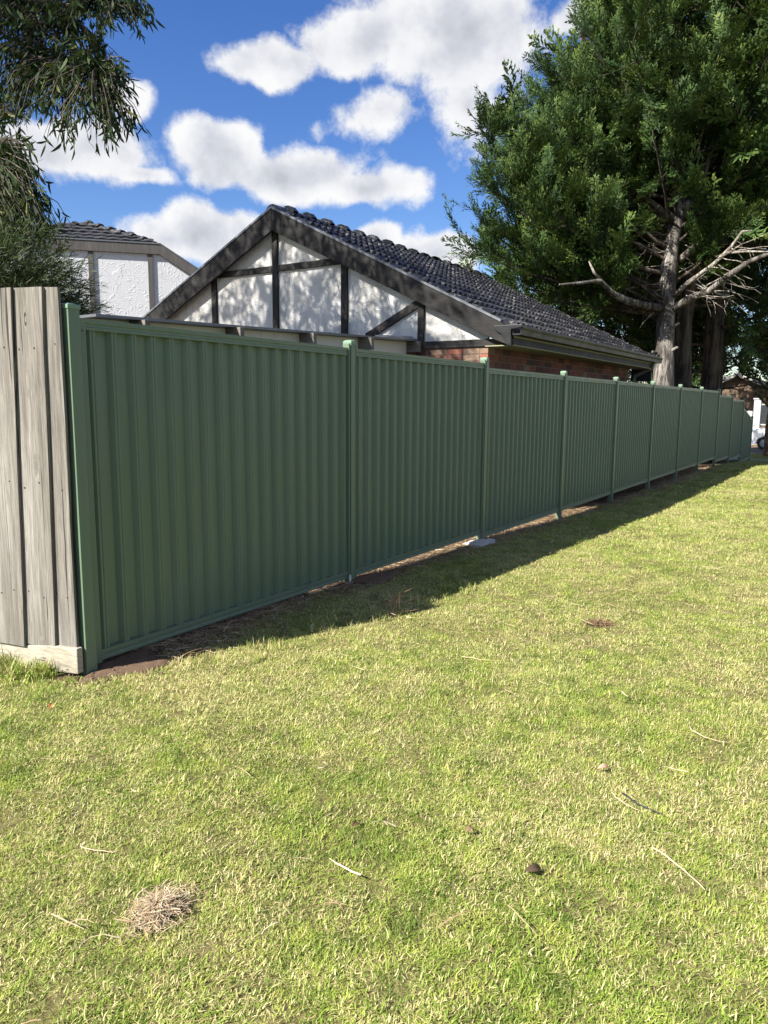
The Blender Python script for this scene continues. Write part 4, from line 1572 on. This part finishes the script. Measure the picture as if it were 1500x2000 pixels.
nb2 = back_cypress("dark cypress with grey trunk just behind the pale-trunked one", 19.3, .95, .26, 41, 3.6)
nb3 = back_cypress("dark cypress with thick brown trunk third along the fence", 21.6, .62, .34, 52, 2.7)
nb6 = back_cypress("dark overhanging cypress closest to the raked fence end", 25.3, 1.15, .28, 165, 2.1, 50, 13.0, 1.05)
nb4 = back_cypress("dark cypress near the fence end before the street", 24.6, 2.4, .26, 63, 1.9, 44)
nb5 = back_cypress("dark low-branched cypress deep in the yard behind the pale trunk", 22.4, 5.2, .26, 74, 0.9, 46)

# ------------------------------------------------------------------ gum tree over the paling fence
def leaf_template(seed):
    """sickle leaf of unit length along +Y, gently curved and folded"""
    g = np.random.default_rng(seed)
    V, F = [], []
    ts = [0, .18, .45, .75, 1.0]
    ws = [.014, .085, .105, .075, .0]
    c = g.uniform(.16, .40) * g.choice([-1, 1])
    for t, w in zip(ts, ws):
        x = c * 1.6 * (t ** 1.6 - .35 * t)
        z = -.06 * math.sin(t * math.pi)
        V += [(x - w, t, z + w * .3), (x + w, t, z + w * .3)]
    for i in range(4):
        F.append((2 * i, 2 * i + 1, 2 * i + 3, 2 * i + 2))
    return np.array(V), np.array(F)


M_GUM = mat_leaf("gum_leaves", [(0.0, (0.008, 0.018, 0.006)), (0.4, (0.016, 0.034, 0.010)), (0.75, (0.030, 0.054, 0.015)), (0.93, (0.046, 0.074, 0.020)), (1.0, (0.15, 0.13, 0.04))],
                 trans=0.12, rnd=0.12, patch=1.5, rough=.62)
M_GUMBARK = mat_bark("gum_bark", (0.05, 0.042, 0.035), (0.13, 0.11, 0.09), 8.0, .2, .5)


def gum_tree():
    g = np.random.default_rng(91)
    base = np.array([0.4, 8.4, .05])
    T = thing("gum_tree", "gum tree with drooping sickle leaves hanging over the timber fence", "tree", tuple(base))
    fork = np.array([.9, 7.6, 5.2])
    MB().tube([p - base for p in (base + [0, 0, -.2], base + [.1, -.2, 2.0], np.array([.7, 8.0, 3.8]), fork, np.array([1.2, 6.9, 7.2]), np.array([1.3, 6.3, 9.2]))], [.24, .20, .17, .15, .09, .03], 12).build("trunk", M_GUMBARK, T, smooth=True, fix=False)
    # hanging clusters: centre and spread of each spray of twigs
    C = []
    for (px, py, dep, n, sx, sy) in ((40, 30, 7.9, 80, 60, 40), (130, 20, 7.7, 80, 60, 40), (215, 10, 7.6, 55, 45, 35), (250, 25, 7.5, 22, 22, 30), (60, 105, 7.8, 80, 60, 40), (160, 120, 7.6, 75, 50, 36), (215, 160, 7.5, 36, 26, 22),
                                     (30, 170, 7.7, 60, 40, 32), (110, 185, 7.6, 46, 40, 22), (180, 200, 7.5, 30, 24, 18), (232, 232, 7.45, 26, 26, 10), (205, 245, 7.4, 14, 14, 12), (125, 235, 7.5, 20, 24, 14), (20, 225, 7.7, 22, 24, 18),
                                     (15, 300, 7.2, 40, 26, 24), (30, 340, 7.2, 50, 28, 26), (30, 390, 7.2, 56, 40, 24), (55, 425, 7.2, 40, 38, 18), (5, 440, 7.2, 36, 30, 18),
                                     (-70, 60, 8.0, 80, 60, 90), (-80, 250, 7.6, 70, 50, 90), (-70, 400, 7.4, 50, 40, 50)):
        for k in range(n):
            C.append(at_depth(px + g.normal(0, sx * .62), py - 22 + g.normal(0, sy * .62), dep + g.normal(0, .32)))
    hidden = []
    for k in range(950):             # the rest of the crown, above and left
        v = g.normal(0, 1, 3)
        v /= np.linalg.norm(v)
        hidden.append(np.array([0.9, 6.4, 8.1]) + v * np.array([1.9, 3.1, 1.6]) * g.random() ** .4)
    hub = [at_depth(60, 0, 8.0), at_depth(150, 60, 7.8), at_depth(-40, 250, 7.8), at_depth(-60, 330, 7.4), at_depth(120, 130, 7.7), at_depth(190, 20, 7.7), at_depth(190, 150, 7.55), np.array([1.1, 6.8, 7.6]), np.array([1.9, 5.2, 7.6]), np.array([.3, 7.6, 8.3]), np.array([.6, 4.9, 7.4])]
    lb = MB()
    for h in hub[:]:
        mid = (fork + h) / 2 + np.array([0, 0, .5])
        lb.tube([p - base for p in (fork, mid, h)], [.07, .045, .018], 7, False)
    lb.tube([hub[4] - base, at_depth(180, 195, 7.5) - base, at_depth(225, 225, 7.45) - base], [.014, .009, .004], 5, False)
    P, D, S = [], [], []
    H = np.array(hub)
    for idx, c in enumerate(C + hidden):
        far = idx >= len(C)
        hb_ = H[np.argmin(np.linalg.norm(H - c, axis=1))]
        v = c - hb_
        nrm = np.linalg.norm(v) + 1e-6
        out = v / nrm
        L = g.uniform(.18, .42)
        p0 = c - out * min(nrm, .45) + np.array([0, 0, .10])
        p1 = c
        p2 = c + out * L * .45 + np.array([0, 0, -L * .55])
        if nrm > .25:
            lb.tube([p0 - base, p1 - base, p2 - base], [.006, .004, .002], 4, False)
        m = 9 if not far else 8
        for j in range(m):
            u = (j + g.random()) / m
            q = p0 * (1 - u) ** 2 + 2 * p1 * u * (1 - u) + p2 * u * u
            P.append(q)
            D.append(out * g.uniform(-.1, .9) + g.normal(0, .45, 3) + np.array([0, 0, -.85]))
            S.append((.118 if not far else .16) * g.uniform(.65, 1.2))
    P, D, S = np.array(P), np.array(D), np.array(S)
    Vs, Fs, As, off = [], [], [], 0
    which = g.integers(0, 5, len(P))
    for i in range(5):
        tv, tf = leaf_template(800 + i)
        m = which == i
        R = frames(D[m], g.uniform(0, 6.28, m.sum()), S[m])
        V, F, a, b = scatter(tv, tf, R, P[m] - base, np.zeros(len(tv)), g.random(m.sum()) ** 1.3 * .98)
        Vs.append(V); Fs.append(F + off); As.append(b); off += len(V)
    link(bpy.data.objects.new("crown", np_mesh("crown", np.concatenate(Vs), np.concatenate(Fs), M_GUM, {'tip': np.concatenate(As)})), T)
    lb.build("branches", M_GUMBARK, T, smooth=True, fix=False)


gum_tree()


# ------------------------------------------------------------------ fine-needled shrub behind the corner
def needle_shrub():
    g = np.random.default_rng(15)
    base = np.array([1.45, 3.70, .05])
    T = thing("needle_shrub", "dark fine-needled shrub rising behind the fence corner", "shrub", tuple(base))
    stems = MB()
    P, D, S, A = [], [], [], []
    cz = 2.42
    for k in range(760):
        v = g.normal(0, 1, 3)
        v[2] = abs(v[2]) * .8 - .35
        v /= np.linalg.norm(v)
        s = base + np.array([g.normal(0, .12), g.normal(0, .12), g.uniform(1.0, 2.2)])
        e = base + np.array([v[0] * 1.12, v[1] * 1.12, cz + v[2] * .92])
        n = 8
        dirv = e - s
        pts = [s + dirv * (i / n) + np.array([0, 0, .16 * math.sin(i / n * math.pi) - .10 * (i / n) ** 2]) + g.normal(0, .012, 3) for i in range(n + 1)]
        stems.tube([p - base for p in pts], list(np.linspace(.009, .002, n + 1)), 4, False)
        for sb in range(3):              # side shoots
            i = g.integers(3, n)
            dd = (pts[i] - pts[i - 1])
            dd = dd / np.linalg.norm(dd) + g.normal(0, .35, 3)
            dd /= np.linalg.norm(dd)
            Lb = g.uniform(.18, .40)
            a0, a1 = pts[i], pts[i] + dd * Lb
            m = 16
            for j in range(m):
                u = (j + g.random()) / m
                P.append(a0 + (a1 - a0) * u)
                D.append(dd + g.normal(0, .42, 3))
                S.append(g.uniform(.06, .12)); A.append(.25 + .6 * u)
        m = 26
        for j in range(m):
            u = .40 + .60 * (j + g.random()) / m
            i = min(int(u * n), n - 1)
            q = pts[i] + (pts[i + 1] - pts[i]) * (u * n - i)
            dd = pts[i + 1] - pts[i]
            dd /= np.linalg.norm(dd)
            P.append(q)
            D.append(dd + g.normal(0, .45, 3) + np.array([0, 0, .05]))
            S.append(g.uniform(.07, .13)); A.append(.1 + .8 * u)
    P, D, S, A = np.array(P), np.array(D), np.array(S), np.array(A)
    tv = np.array([(0, 0, 0), (.034, .45, 0), (0, 1, 0), (-.034, .45, 0)], float)
    tf = np.array([(0, 1, 2, 3)])
    R = frames(D, g.uniform(0, 6.28, len(P)), S)
    V, F, a, b = scatter(tv, tf, R, P - base, np.zeros(4), A + g.normal(0, .1, len(P)))
    m_ = mat_leaf("needle_foliage", [(0.0, (0.012, 0.020, 0.009)), (0.5, (0.030, 0.048, 0.020)), (1.0, (0.075, 0.105, 0.035))], trans=.12, rnd=.15)
    link(bpy.data.objects.new("crown", np_mesh("crown", V, F, m_, {'tip': b})), T)
    MB().tube([(0, 0, -.1), (.02, .01, 1.0), (-.02, .02, 1.9)], [.06, .05, .03], 8).build("trunk", M_CYPDARK, T)
    stems.build("stems", M_CYPDARK, T, fix=False)


needle_shrub()

# ------------------------------------------------------------------ litter and small things on the lawn
M_NEEDLE, _t, _b = material("fallen_needles")
_a = _t.add('ShaderNodeAttribute', attribute_name='rnd')
_t.l.new(_t.ramp(_a.outputs['Fac'], [(0.0, (0.07, 0.04, 0.02)), (0.35, (0.17, 0.10, 0.05)), (0.7, (0.33, 0.23, 0.13)), (1.0, (0.47, 0.40, 0.28))]), _b.inputs['Base Color'])
_b.inputs['Roughness'].default_value = 0.8


def strands(P, L, g, w=.0022, flat=.16, curl=.35, lift=.004):
    """thin curved strips lying about: (V, F, rnd)"""
    n = len(P)
    az = g.random(n) * 6.283
    V, seg = [], 4
    p = np.array(P, float)
    p[:, 2] += lift * g.random(n)
    el = np.abs(g.normal(0, flat, n))
    cu = g.normal(0, curl, n)
    pts = [p.copy()]
    for k in range(seg):
        d = np.stack([np.cos(az) * np.cos(el), np.sin(az) * np.cos(el), np.sin(el)], -1)
        pts.append(pts[-1] + d * (L / seg)[:, None])
        az = az + cu
        el = el - .12 * np.sign(el - .02)
    pts = np.stack(pts, 1)
    s = np.stack([-np.sin(az), np.cos(az), .3 * g.normal(size=n)], -1)
    ww = w * (0.6 + .8 * g.random(n))
    tap = np.array([1, 1, .9, .7, .3])
    A = pts - s[:, None, :] * (ww[:, None] * tap[None])[:, :, None]
    B = pts + s[:, None, :] * (ww[:, None] * tap[None])[:, :, None]
    V = np.stack([A, B], 2).reshape(n, -1, 3)
    f = np.array([(2 * i, 2 * i + 1, 2 * i + 3, 2 * i + 2) for i in range(seg)])
    F = f[None] + (np.arange(n) * (2 * (seg + 1)))[:, None, None]
    return V.reshape(-1, 3), F.reshape(-1, 4), np.repeat(g.random(n), 2 * (seg + 1))


def fence_litter():
    g = np.random.default_rng(33)
    n = 20000
    x = .3 + 18.5 * g.random(n) ** 1.35
    y = np.where(g.random(n) < .80, -.06 + g.normal(0, .11, n), .10 + .28 * g.random(n))
    cl = .5 + .5 * np.sin(x * 2.3) * np.sin(x * .9 + 1)
    k = (g.random(n) < .30 + .7 * cl) & (((x - 2.6) / .33) ** 2 + ((y + .12) / .13) ** 2 > 1) & (((x - .17) / .26) ** 2 + ((y + .13) / .15) ** 2 > 1) & (((x - 4.6) / .26) ** 2 + ((y + .07) / .13) ** 2 > 1)
    x, y = x[k], y[k]
    P = np.stack([x, y, ground_z(x, y) + .004 + .022 * g.random(len(x)) ** 2], -1)
    V, F, r_ = strands(P, .05 + .10 * g.random(len(x)), g, .0024)
    # thin scatter over the lawn
    m = 620
    x = -1.8 + 9.5 * g.random(m)
    y = -.5 - 3.4 * g.random(m)
    P2 = np.stack([x, y, ground_z(x, y) + .022 + .008 * g.random(m)], -1)
    V2, F2, r2 = strands(P2, .04 + .11 * g.random(m) ** 2, g, .0017, .10)
    m = 260
    x = 1.6 + 4.5 * np.abs(g.normal(0, .5, m))
    y = -1.0 - .9 * g.random(m) - .1 * x
    P3 = np.stack([x, y, ground_z(x, y) + .024], -1)
    V3, F3, r3 = strands(P3, .08 + .14 * g.random(m), g, .0019, .08)
    Vt = np.concatenate([V, V2, V3])
    Ft = np.concatenate([F, F2 + len(V), F3 + len(V) + len(V2)])
    o = link(bpy.data.objects.new("fallen_litter", np_mesh("fallen_litter", Vt, Ft, M_NEEDLE, {'rnd': np.concatenate([.18 + .80 * r_, .45 + .55 * r2, .35 + .6 * r3])})))
    tag(o, "dry brown needles and straw strewn at the fence foot and lawn", "litter", kind="stuff")


fence_litter()


def heap(name, label, cat, x, y, n, rad, hgt, seed, lo, hi, lmin=.05, lmax=.12, w=.0022, flat=.35):
    g = np.random.default_rng(seed)
    a, rr = g.random(n) * 6.283, np.minimum(rad * np.abs(g.normal(0, .62, n)), rad * 1.9)
    px, py = x + rr * np.cos(a), y + rr * np.sin(a) * .75
    z = ground_z(px, py) + hgt * np.clip(1 - (rr / rad) ** 1.5, 0, 1) * g.random(n) + .008
    V, F, r_ = strands(np.stack([px, py, z], -1), lmin + (lmax - lmin) * g.random(n), g, w, flat)
    b0 = np.array([x, y, float(ground_z(x, y))])
    me = np_mesh(name, V - b0, F, M_NEEDLE, {'rnd': lo + (hi - lo) * r_})
    o = link(bpy.data.objects.new(name, me))
    o.location = b0
    return tag(o, label, cat)


heap("dead_grass_clump", "matted clump of dead straw grass standing up from the lawn", "grass clump", -1.07, -1.80, 900, .088, .028, 3, .60, 1.0, .02, .065, .0012, .32)
heap("dry_grass_tuft", "dry brown grass tuft at the edge of the fence shadow", "grass clump", 1.80, -.775, 70, .05, .10, 4, .4, .9, .07, .15, .0028, .9)
heap("needle_heap", "small heap of reddish brown fallen needles on sunlit lawn", "needle heap", 2.29, -1.99, 110, .085, .02, 5, .12, .5, .07, .13, .0024, .12)

M_TWIG = mat_painted("pale_bare_twig", (.46, .36, .22), .8, .2, .25, 30)
M_TWIGD = mat_painted("dark_bare_twig", (.028, .03, .032), .5, .4, .2, 30)


def twig(label, x, y, L, az, r0, mat, bend=.5, seed=0, z=.016):
    g = np.random.default_rng(seed)
    b0 = np.array([x, y, float(ground_z(x, y)) + z])
    pts, p = [], np.zeros(3)
    n = 9
    for k in range(n + 1):
        pts.append(p.copy())
        a = az + bend * (k / n - .5) + g.normal(0, .10)
        p = p + np.array([math.cos(a), math.sin(a), .10 * math.sin(k * 2.1 + seed)]) * L / n
    o = MB().tube(pts, list(np.linspace(r0, r0 * .45, n + 1)), 6).build("twig", mat, smooth=True)
    o.location = b0
    return tag(o, label, "twig")


twig("long pale stick lying on open lawn, thickest of the twigs", -.02, -2.86, .22, -2.25, .0036, M_TWIG, -.3, 1)
twig("thin black curved twig lying on the lawn", .26, -2.69, .17, -1.95, .0036, M_TWIGD, .5, 2)
twig("slim pale twig lying beside the black one", .245, -2.655, .14, -2.0, .0026, M_TWIG, .8, 3)
twig("pale bow-shaped twig curving like a smile on the lawn", .99, -2.78, .20, -1.9, .003, M_TWIG, 1.7, 4)
twig("thin pale straw-like twig nearest the dead grass clump", -1.00, -1.36, .13, -1.2, .0022, M_TWIG, .3, 5)
twig("long thin pale twig lying between the dry tuft and needle heap", 1.25, -1.55, .25, -1.3, .0024, M_TWIG, .5, 6)
twig("pale split stick lying at the fence shadow edge", 2.66, -.93, .13, .4, .003, M_TWIG, .2, 7)


def fallen_leaf(label, x, y, L, w, az, col, tilt, seed, curl=.35):
    g = np.random.default_rng(seed)
    b = MB()
    n = 8
    for k in range(n + 1):
        t = k / n
        ww = w * math.sin(math.pi * min(1, t * .93 + .04)) ** .8
        zz = .02 * math.sin(t * 3.1) * curl * 2
        for s in (-1, 0, 1):
            b.v.append((L * (t - .5), s * ww, zz + abs(s) * ww * curl))
    for k in range(n):
        for j in range(2):
            q = k * 3 + j
            b.f.append((q, q + 1, q + 4, q + 3))
    for k in range(2 * 0):
        pass
    o = b.build("fallen_leaf", mat_painted("dry_leaf", col, .6, .3, .3, 60), fix=False)
    m = o.modifiers.new("thickness", 'SOLIDIFY')
    m.thickness = .0012
    o.location = (x, y, float(ground_z(x, y)) + .016)
    o.rotation_euler = (tilt, .15, az)
    return tag(o, label, "leaf")


fallen_leaf("pinkish brown curled leaf lying on the lawn", .40, -2.58, .045, .011, -.9, (.40, .22, .16), .2, 1)
fallen_leaf("dark brown shrivelled leaf with pointed tip on the lawn", -.33, -2.585, .055, .012, -.6, (.055, .035, .02), .7, 2)
fallen_leaf("small brown leaf lying upright among greener blades", -.435, -2.0, .035, .009, .4, (.12, .07, .035), .9, 3)
fallen_leaf("small dull brown leaf flat on the lawn past the upright one", -.26, -2.34, .034, .009, -.3, (.15, .09, .05), .2, 4)
fallen_leaf("orange brown leaf in the grass beside the paling plinth", -.42, -.33, .05, .010, .8, (.33, .12, .05), .3, 5)

# ------------------------------------------------------------------ across the street
def far_cypress(label, x, y, r0, seed, h, lenf):
    return back_cypress(label, x, y, r0, seed, .9, 34, h, lenf)


far_cypress("dense dark tree beyond the fence end, beside the footpath", 27.0, 5.2, .24, 84, 10.5, .95)
far_cypress("bushy dark tree at the far kerb behind the grey pillar", 45.5, 6.5, .26, 95, 9.0, 1.0)
far_cypress("tall dark tree behind the far dark-roofed cottage", 52.0, -1.5, .3, 106, 13.0, 1.25)

# street tree on the verge
_g = np.random.default_rng(64)
sb = np.array([31.6, -.02, float(gz(31.6)) - .1])
sp_ = [sb, sb + [0, 0, .35], sb + [.0, .02, 1.3], sb + [.05, -.03, 2.1], sb + [.1, -.2, 3.4], sb + [.1, -.3, 5.5]]
sl = []
for k in range(30):
    h = 2.5 + 3.0 * _g.random()
    az = _g.uniform(0, 6.283)
    sl.append((sb + np.array([.08, -.15, h]), (math.cos(az), math.sin(az), .3), _g.uniform(1.2, 2.4), .5))
M_BROWNBARK = mat_bark("brown_bark", (0.15, 0.095, 0.065), (0.36, 0.25, 0.18), 7, .25, .6)
ST, _n = conifer("street_tree", "young street tree with smooth brown trunk on the verge", sb, sp_, [.19, .16, .145, .14, .09, .03], sl, 17, .8, .3, M_BROWNBARK, None, .05, 1.0, PLUMES_COARSE)
for e in ((.9, .55, 3.1), (-.6, .9, 3.2), (.7, -.9, 3.2)):
    MB().tube([(.03, -.02, 2.0), (e[0] * .5, e[1] * .5, 2.5), e], [.08, .06, .03], 8).build("bough", M_BROWNBARK, ST, smooth=True)
MB().tube([(-.08, .02, 1.55), (-.19, .05, 1.60)], [.05, .042], 9).build("cut_stub", mat_painted("fresh_cut_wood", (.55, .36, .22), .8), ST)

M_PILLAR = mat_painted("weathered_white_paint", (.34, .355, .36), .75, .3, .2, 4, ((.15, .15, .145), .8))
gpb = MB().box(-.17, .17, -.17, .17, -.05, 2.35).box(-.21, .21, -.21, .21, 2.351, 2.43)
gp_ = gpb.build("gate_pillar", M_PILLAR)
gp_.location = (41.9, 1.62, float(gz(41.9)))
bevel(gp_, .02)
tag(gp_, "weathered white gate pillar across the street beyond the fence end", "pillar")

WF = thing("front_fence", "pale grey boarded front fence beside the white gate pillar across the street", "fence", (41.9, 1.85, float(gz(41.9))))
for k in range(26):
    MB().box(-.012, .012, .0 + k * .105, .098 + k * .105, .05, 1.75 + .02 * math.sin(k * 1.7)).build("board", M_PILLAR, WF)
MB().box(.0125, .05, 0, 2.75, .5, .58).build("rail", M_PILLAR, WF)


def far_house(name, label, x, y, w, d, hw, hr, wallc, roofc, seed):
    T = thing(name, label, "house", (x, y, float(gz(x))))
    mw = mat_painted(name + "_wall", wallc, .85, .2, .1, 2)
    mr = mat_painted(name + "_tiles", roofc, .7, .3, .25, 6, None, .5)
    md = mat_painted(name + "_glass", (.03, .035, .04), .15, .6, .05)
    mt = mat_painted(name + "_trim", (.5, .48, .44), .6)
    b = MB()
    b.prism([(0, -w / 2, -.2), (0, w / 2, -.2), (0, w / 2, hw), (0, 0, hw + hr), (0, -w / 2, hw)], (d, 0, 0))
    b.build("wall", mw, T)
    for s in (-1, 1):
        q = MB().hexa([(-.4, 0, hw + hr + .02), (d + .4, 0, hw + hr + .02), (d + .4, s * (w / 2 + .5), hw - .5 * hr / (w / 2) + .02), (-.4, s * (w / 2 + .5), hw - .5 * hr / (w / 2) + .02),
                       (-.4, 0, hw + hr + .16), (d + .4, 0, hw + hr + .16), (d + .4, s * (w / 2 + .5), hw - .5 * hr / (w / 2) + .16), (-.4, s * (w / 2 + .5), hw - .5 * hr / (w / 2) + .16)])
        rf = q.build("roof", mr, T)
        bb = MB().hexa([(-.44, 0, hw + hr - .05), (-.405, 0, hw + hr - .05), (-.405, s * (w / 2 + .5), hw - .5 * hr / (w / 2) - .05), (-.44, s * (w / 2 + .5), hw - .5 * hr / (w / 2) - .05),
                        (-.44, 0, hw + hr + .17), (-.405, 0, hw + hr + .17), (-.405, s * (w / 2 + .5), hw - .5 * hr / (w / 2) + .17), (-.44, s * (w / 2 + .5), hw - .5 * hr / (w / 2) + .17)])
        bb.build("barge_board", mt, T)
    for yy in (-w * .28, w * .28):
        fr = MB().box(-.05, -.002, yy - .8, yy + .8, .85, 2.15).build("window", mt, T)
        for k in (-1, 1):
            MB().box(-.06, -.051, yy + (k - 1) * .38 + .02 + .0, yy + (k + 1) * .38 - .02, .93, 2.07).build("pane", md, fr)
    dr = MB().box(-.05, -.002, -.45, .45, .0, 2.1).build("door", mt, T)
    return T


far_house("cottage", "low brown-walled cottage with dark gabled roof across the street", 49.0, 3.6, 7.0, 8.0, 2.35, 1.5, (.12, .085, .06), (.05, .045, .04), 1)
far_house("tiled_house", "distant house with orange terracotta roof glimpsed between the cypress trunks", 47.0, 15.5, 10.0, 9.0, 2.4, 2.1, (.45, .42, .38), (.36, .12, .06), 2)


def parked_car():
    """low white sedan parked along the far kerb, long axis along Y"""
    T = thing("parked_car", "white car parked on the street beyond the brown street trunk", "car", (39.4, -.55, float(gz(39.4)) - .10))
    mp = mat_painted("white_car_paint", (.78, .79, .80), .25, .5, .03)
    mg = mat_painted("car_glass", (.02, .025, .03), .08, .7, .05)
    mt = mat_painted("tyre_rubber", (.02, .02, .02), .8, .3, .1)
    mr = mat_painted("wheel_alloy", (.45, .45, .46), .35, .5, .1, metallic=.6)
    prof = [(-2.2, .32), (-2.25, .62), (-2.15, .86), (-1.35, .95), (-.75, 1.36), (.55, 1.42), (1.35, 1.05), (2.1, .98), (2.2, .62), (2.15, .30), (1.75, .26), (1.70, .50), (1.40, .66), (1.10, .50), (1.05, .26), (-1.05, .26), (-1.10, .50), (-1.40, .66), (-1.70, .50), (-1.75, .26)]
    b = MB()
    b.prism([(-.85, y, z) for y, z in prof], (1.7, 0, 0))
    bevel(b.build("body", mp, T), .05, 3)
    for s in (-1, 1):
        x = s * .853
        g1_ = [(-.66, 1.30), (-1.12, .98), (-.05, 1.00), (-.05, 1.34)]
        g2_ = [(.02, 1.34), (.02, 1.00), (1.15, 1.03), (.52, 1.36)]
        for q in (g1_, g2_):
            MB().prism([(x, y, z) for y, z in q], (s * .006, 0, 0)).build("side_window", mg, T)
        for yy in (-1.40, 1.40):
            w = MB().tube([(s * .62, yy, .31), (s * .84, yy, .31)], .31, 20).build("wheel", mt, T)
            MB().tube([(s * .84, yy, .31), (s * .855, yy, .31)], .19, 16).build("rim", mr, w)
        MB().box(min(x, x + s * .012), max(x, x + s * .012), -.3, -.12, .80, .83).build("door_handle", mp, T)
        MB().box(s * .35 - .25, s * .35 + .25, -2.27, -2.20, .66, .78).build("headlight", mg, T)
        MB().box(s * .35 - .25, s * .35 + .25, 2.19, 2.235, .70, .82).build("tail_light", mat_painted("red_lens", (.35, .02, .02), .2), T)
    MB().hexa([(-.68, -1.30, .985), (.68, -1.30, .985), (.66, -.80, 1.335), (-.66, -.80, 1.335), (-.68, -1.32, .995), (.68, -1.32, .995), (.66, -.82, 1.345), (-.66, -.82, 1.345)]).build("windscreen", mg, T)


parked_car()
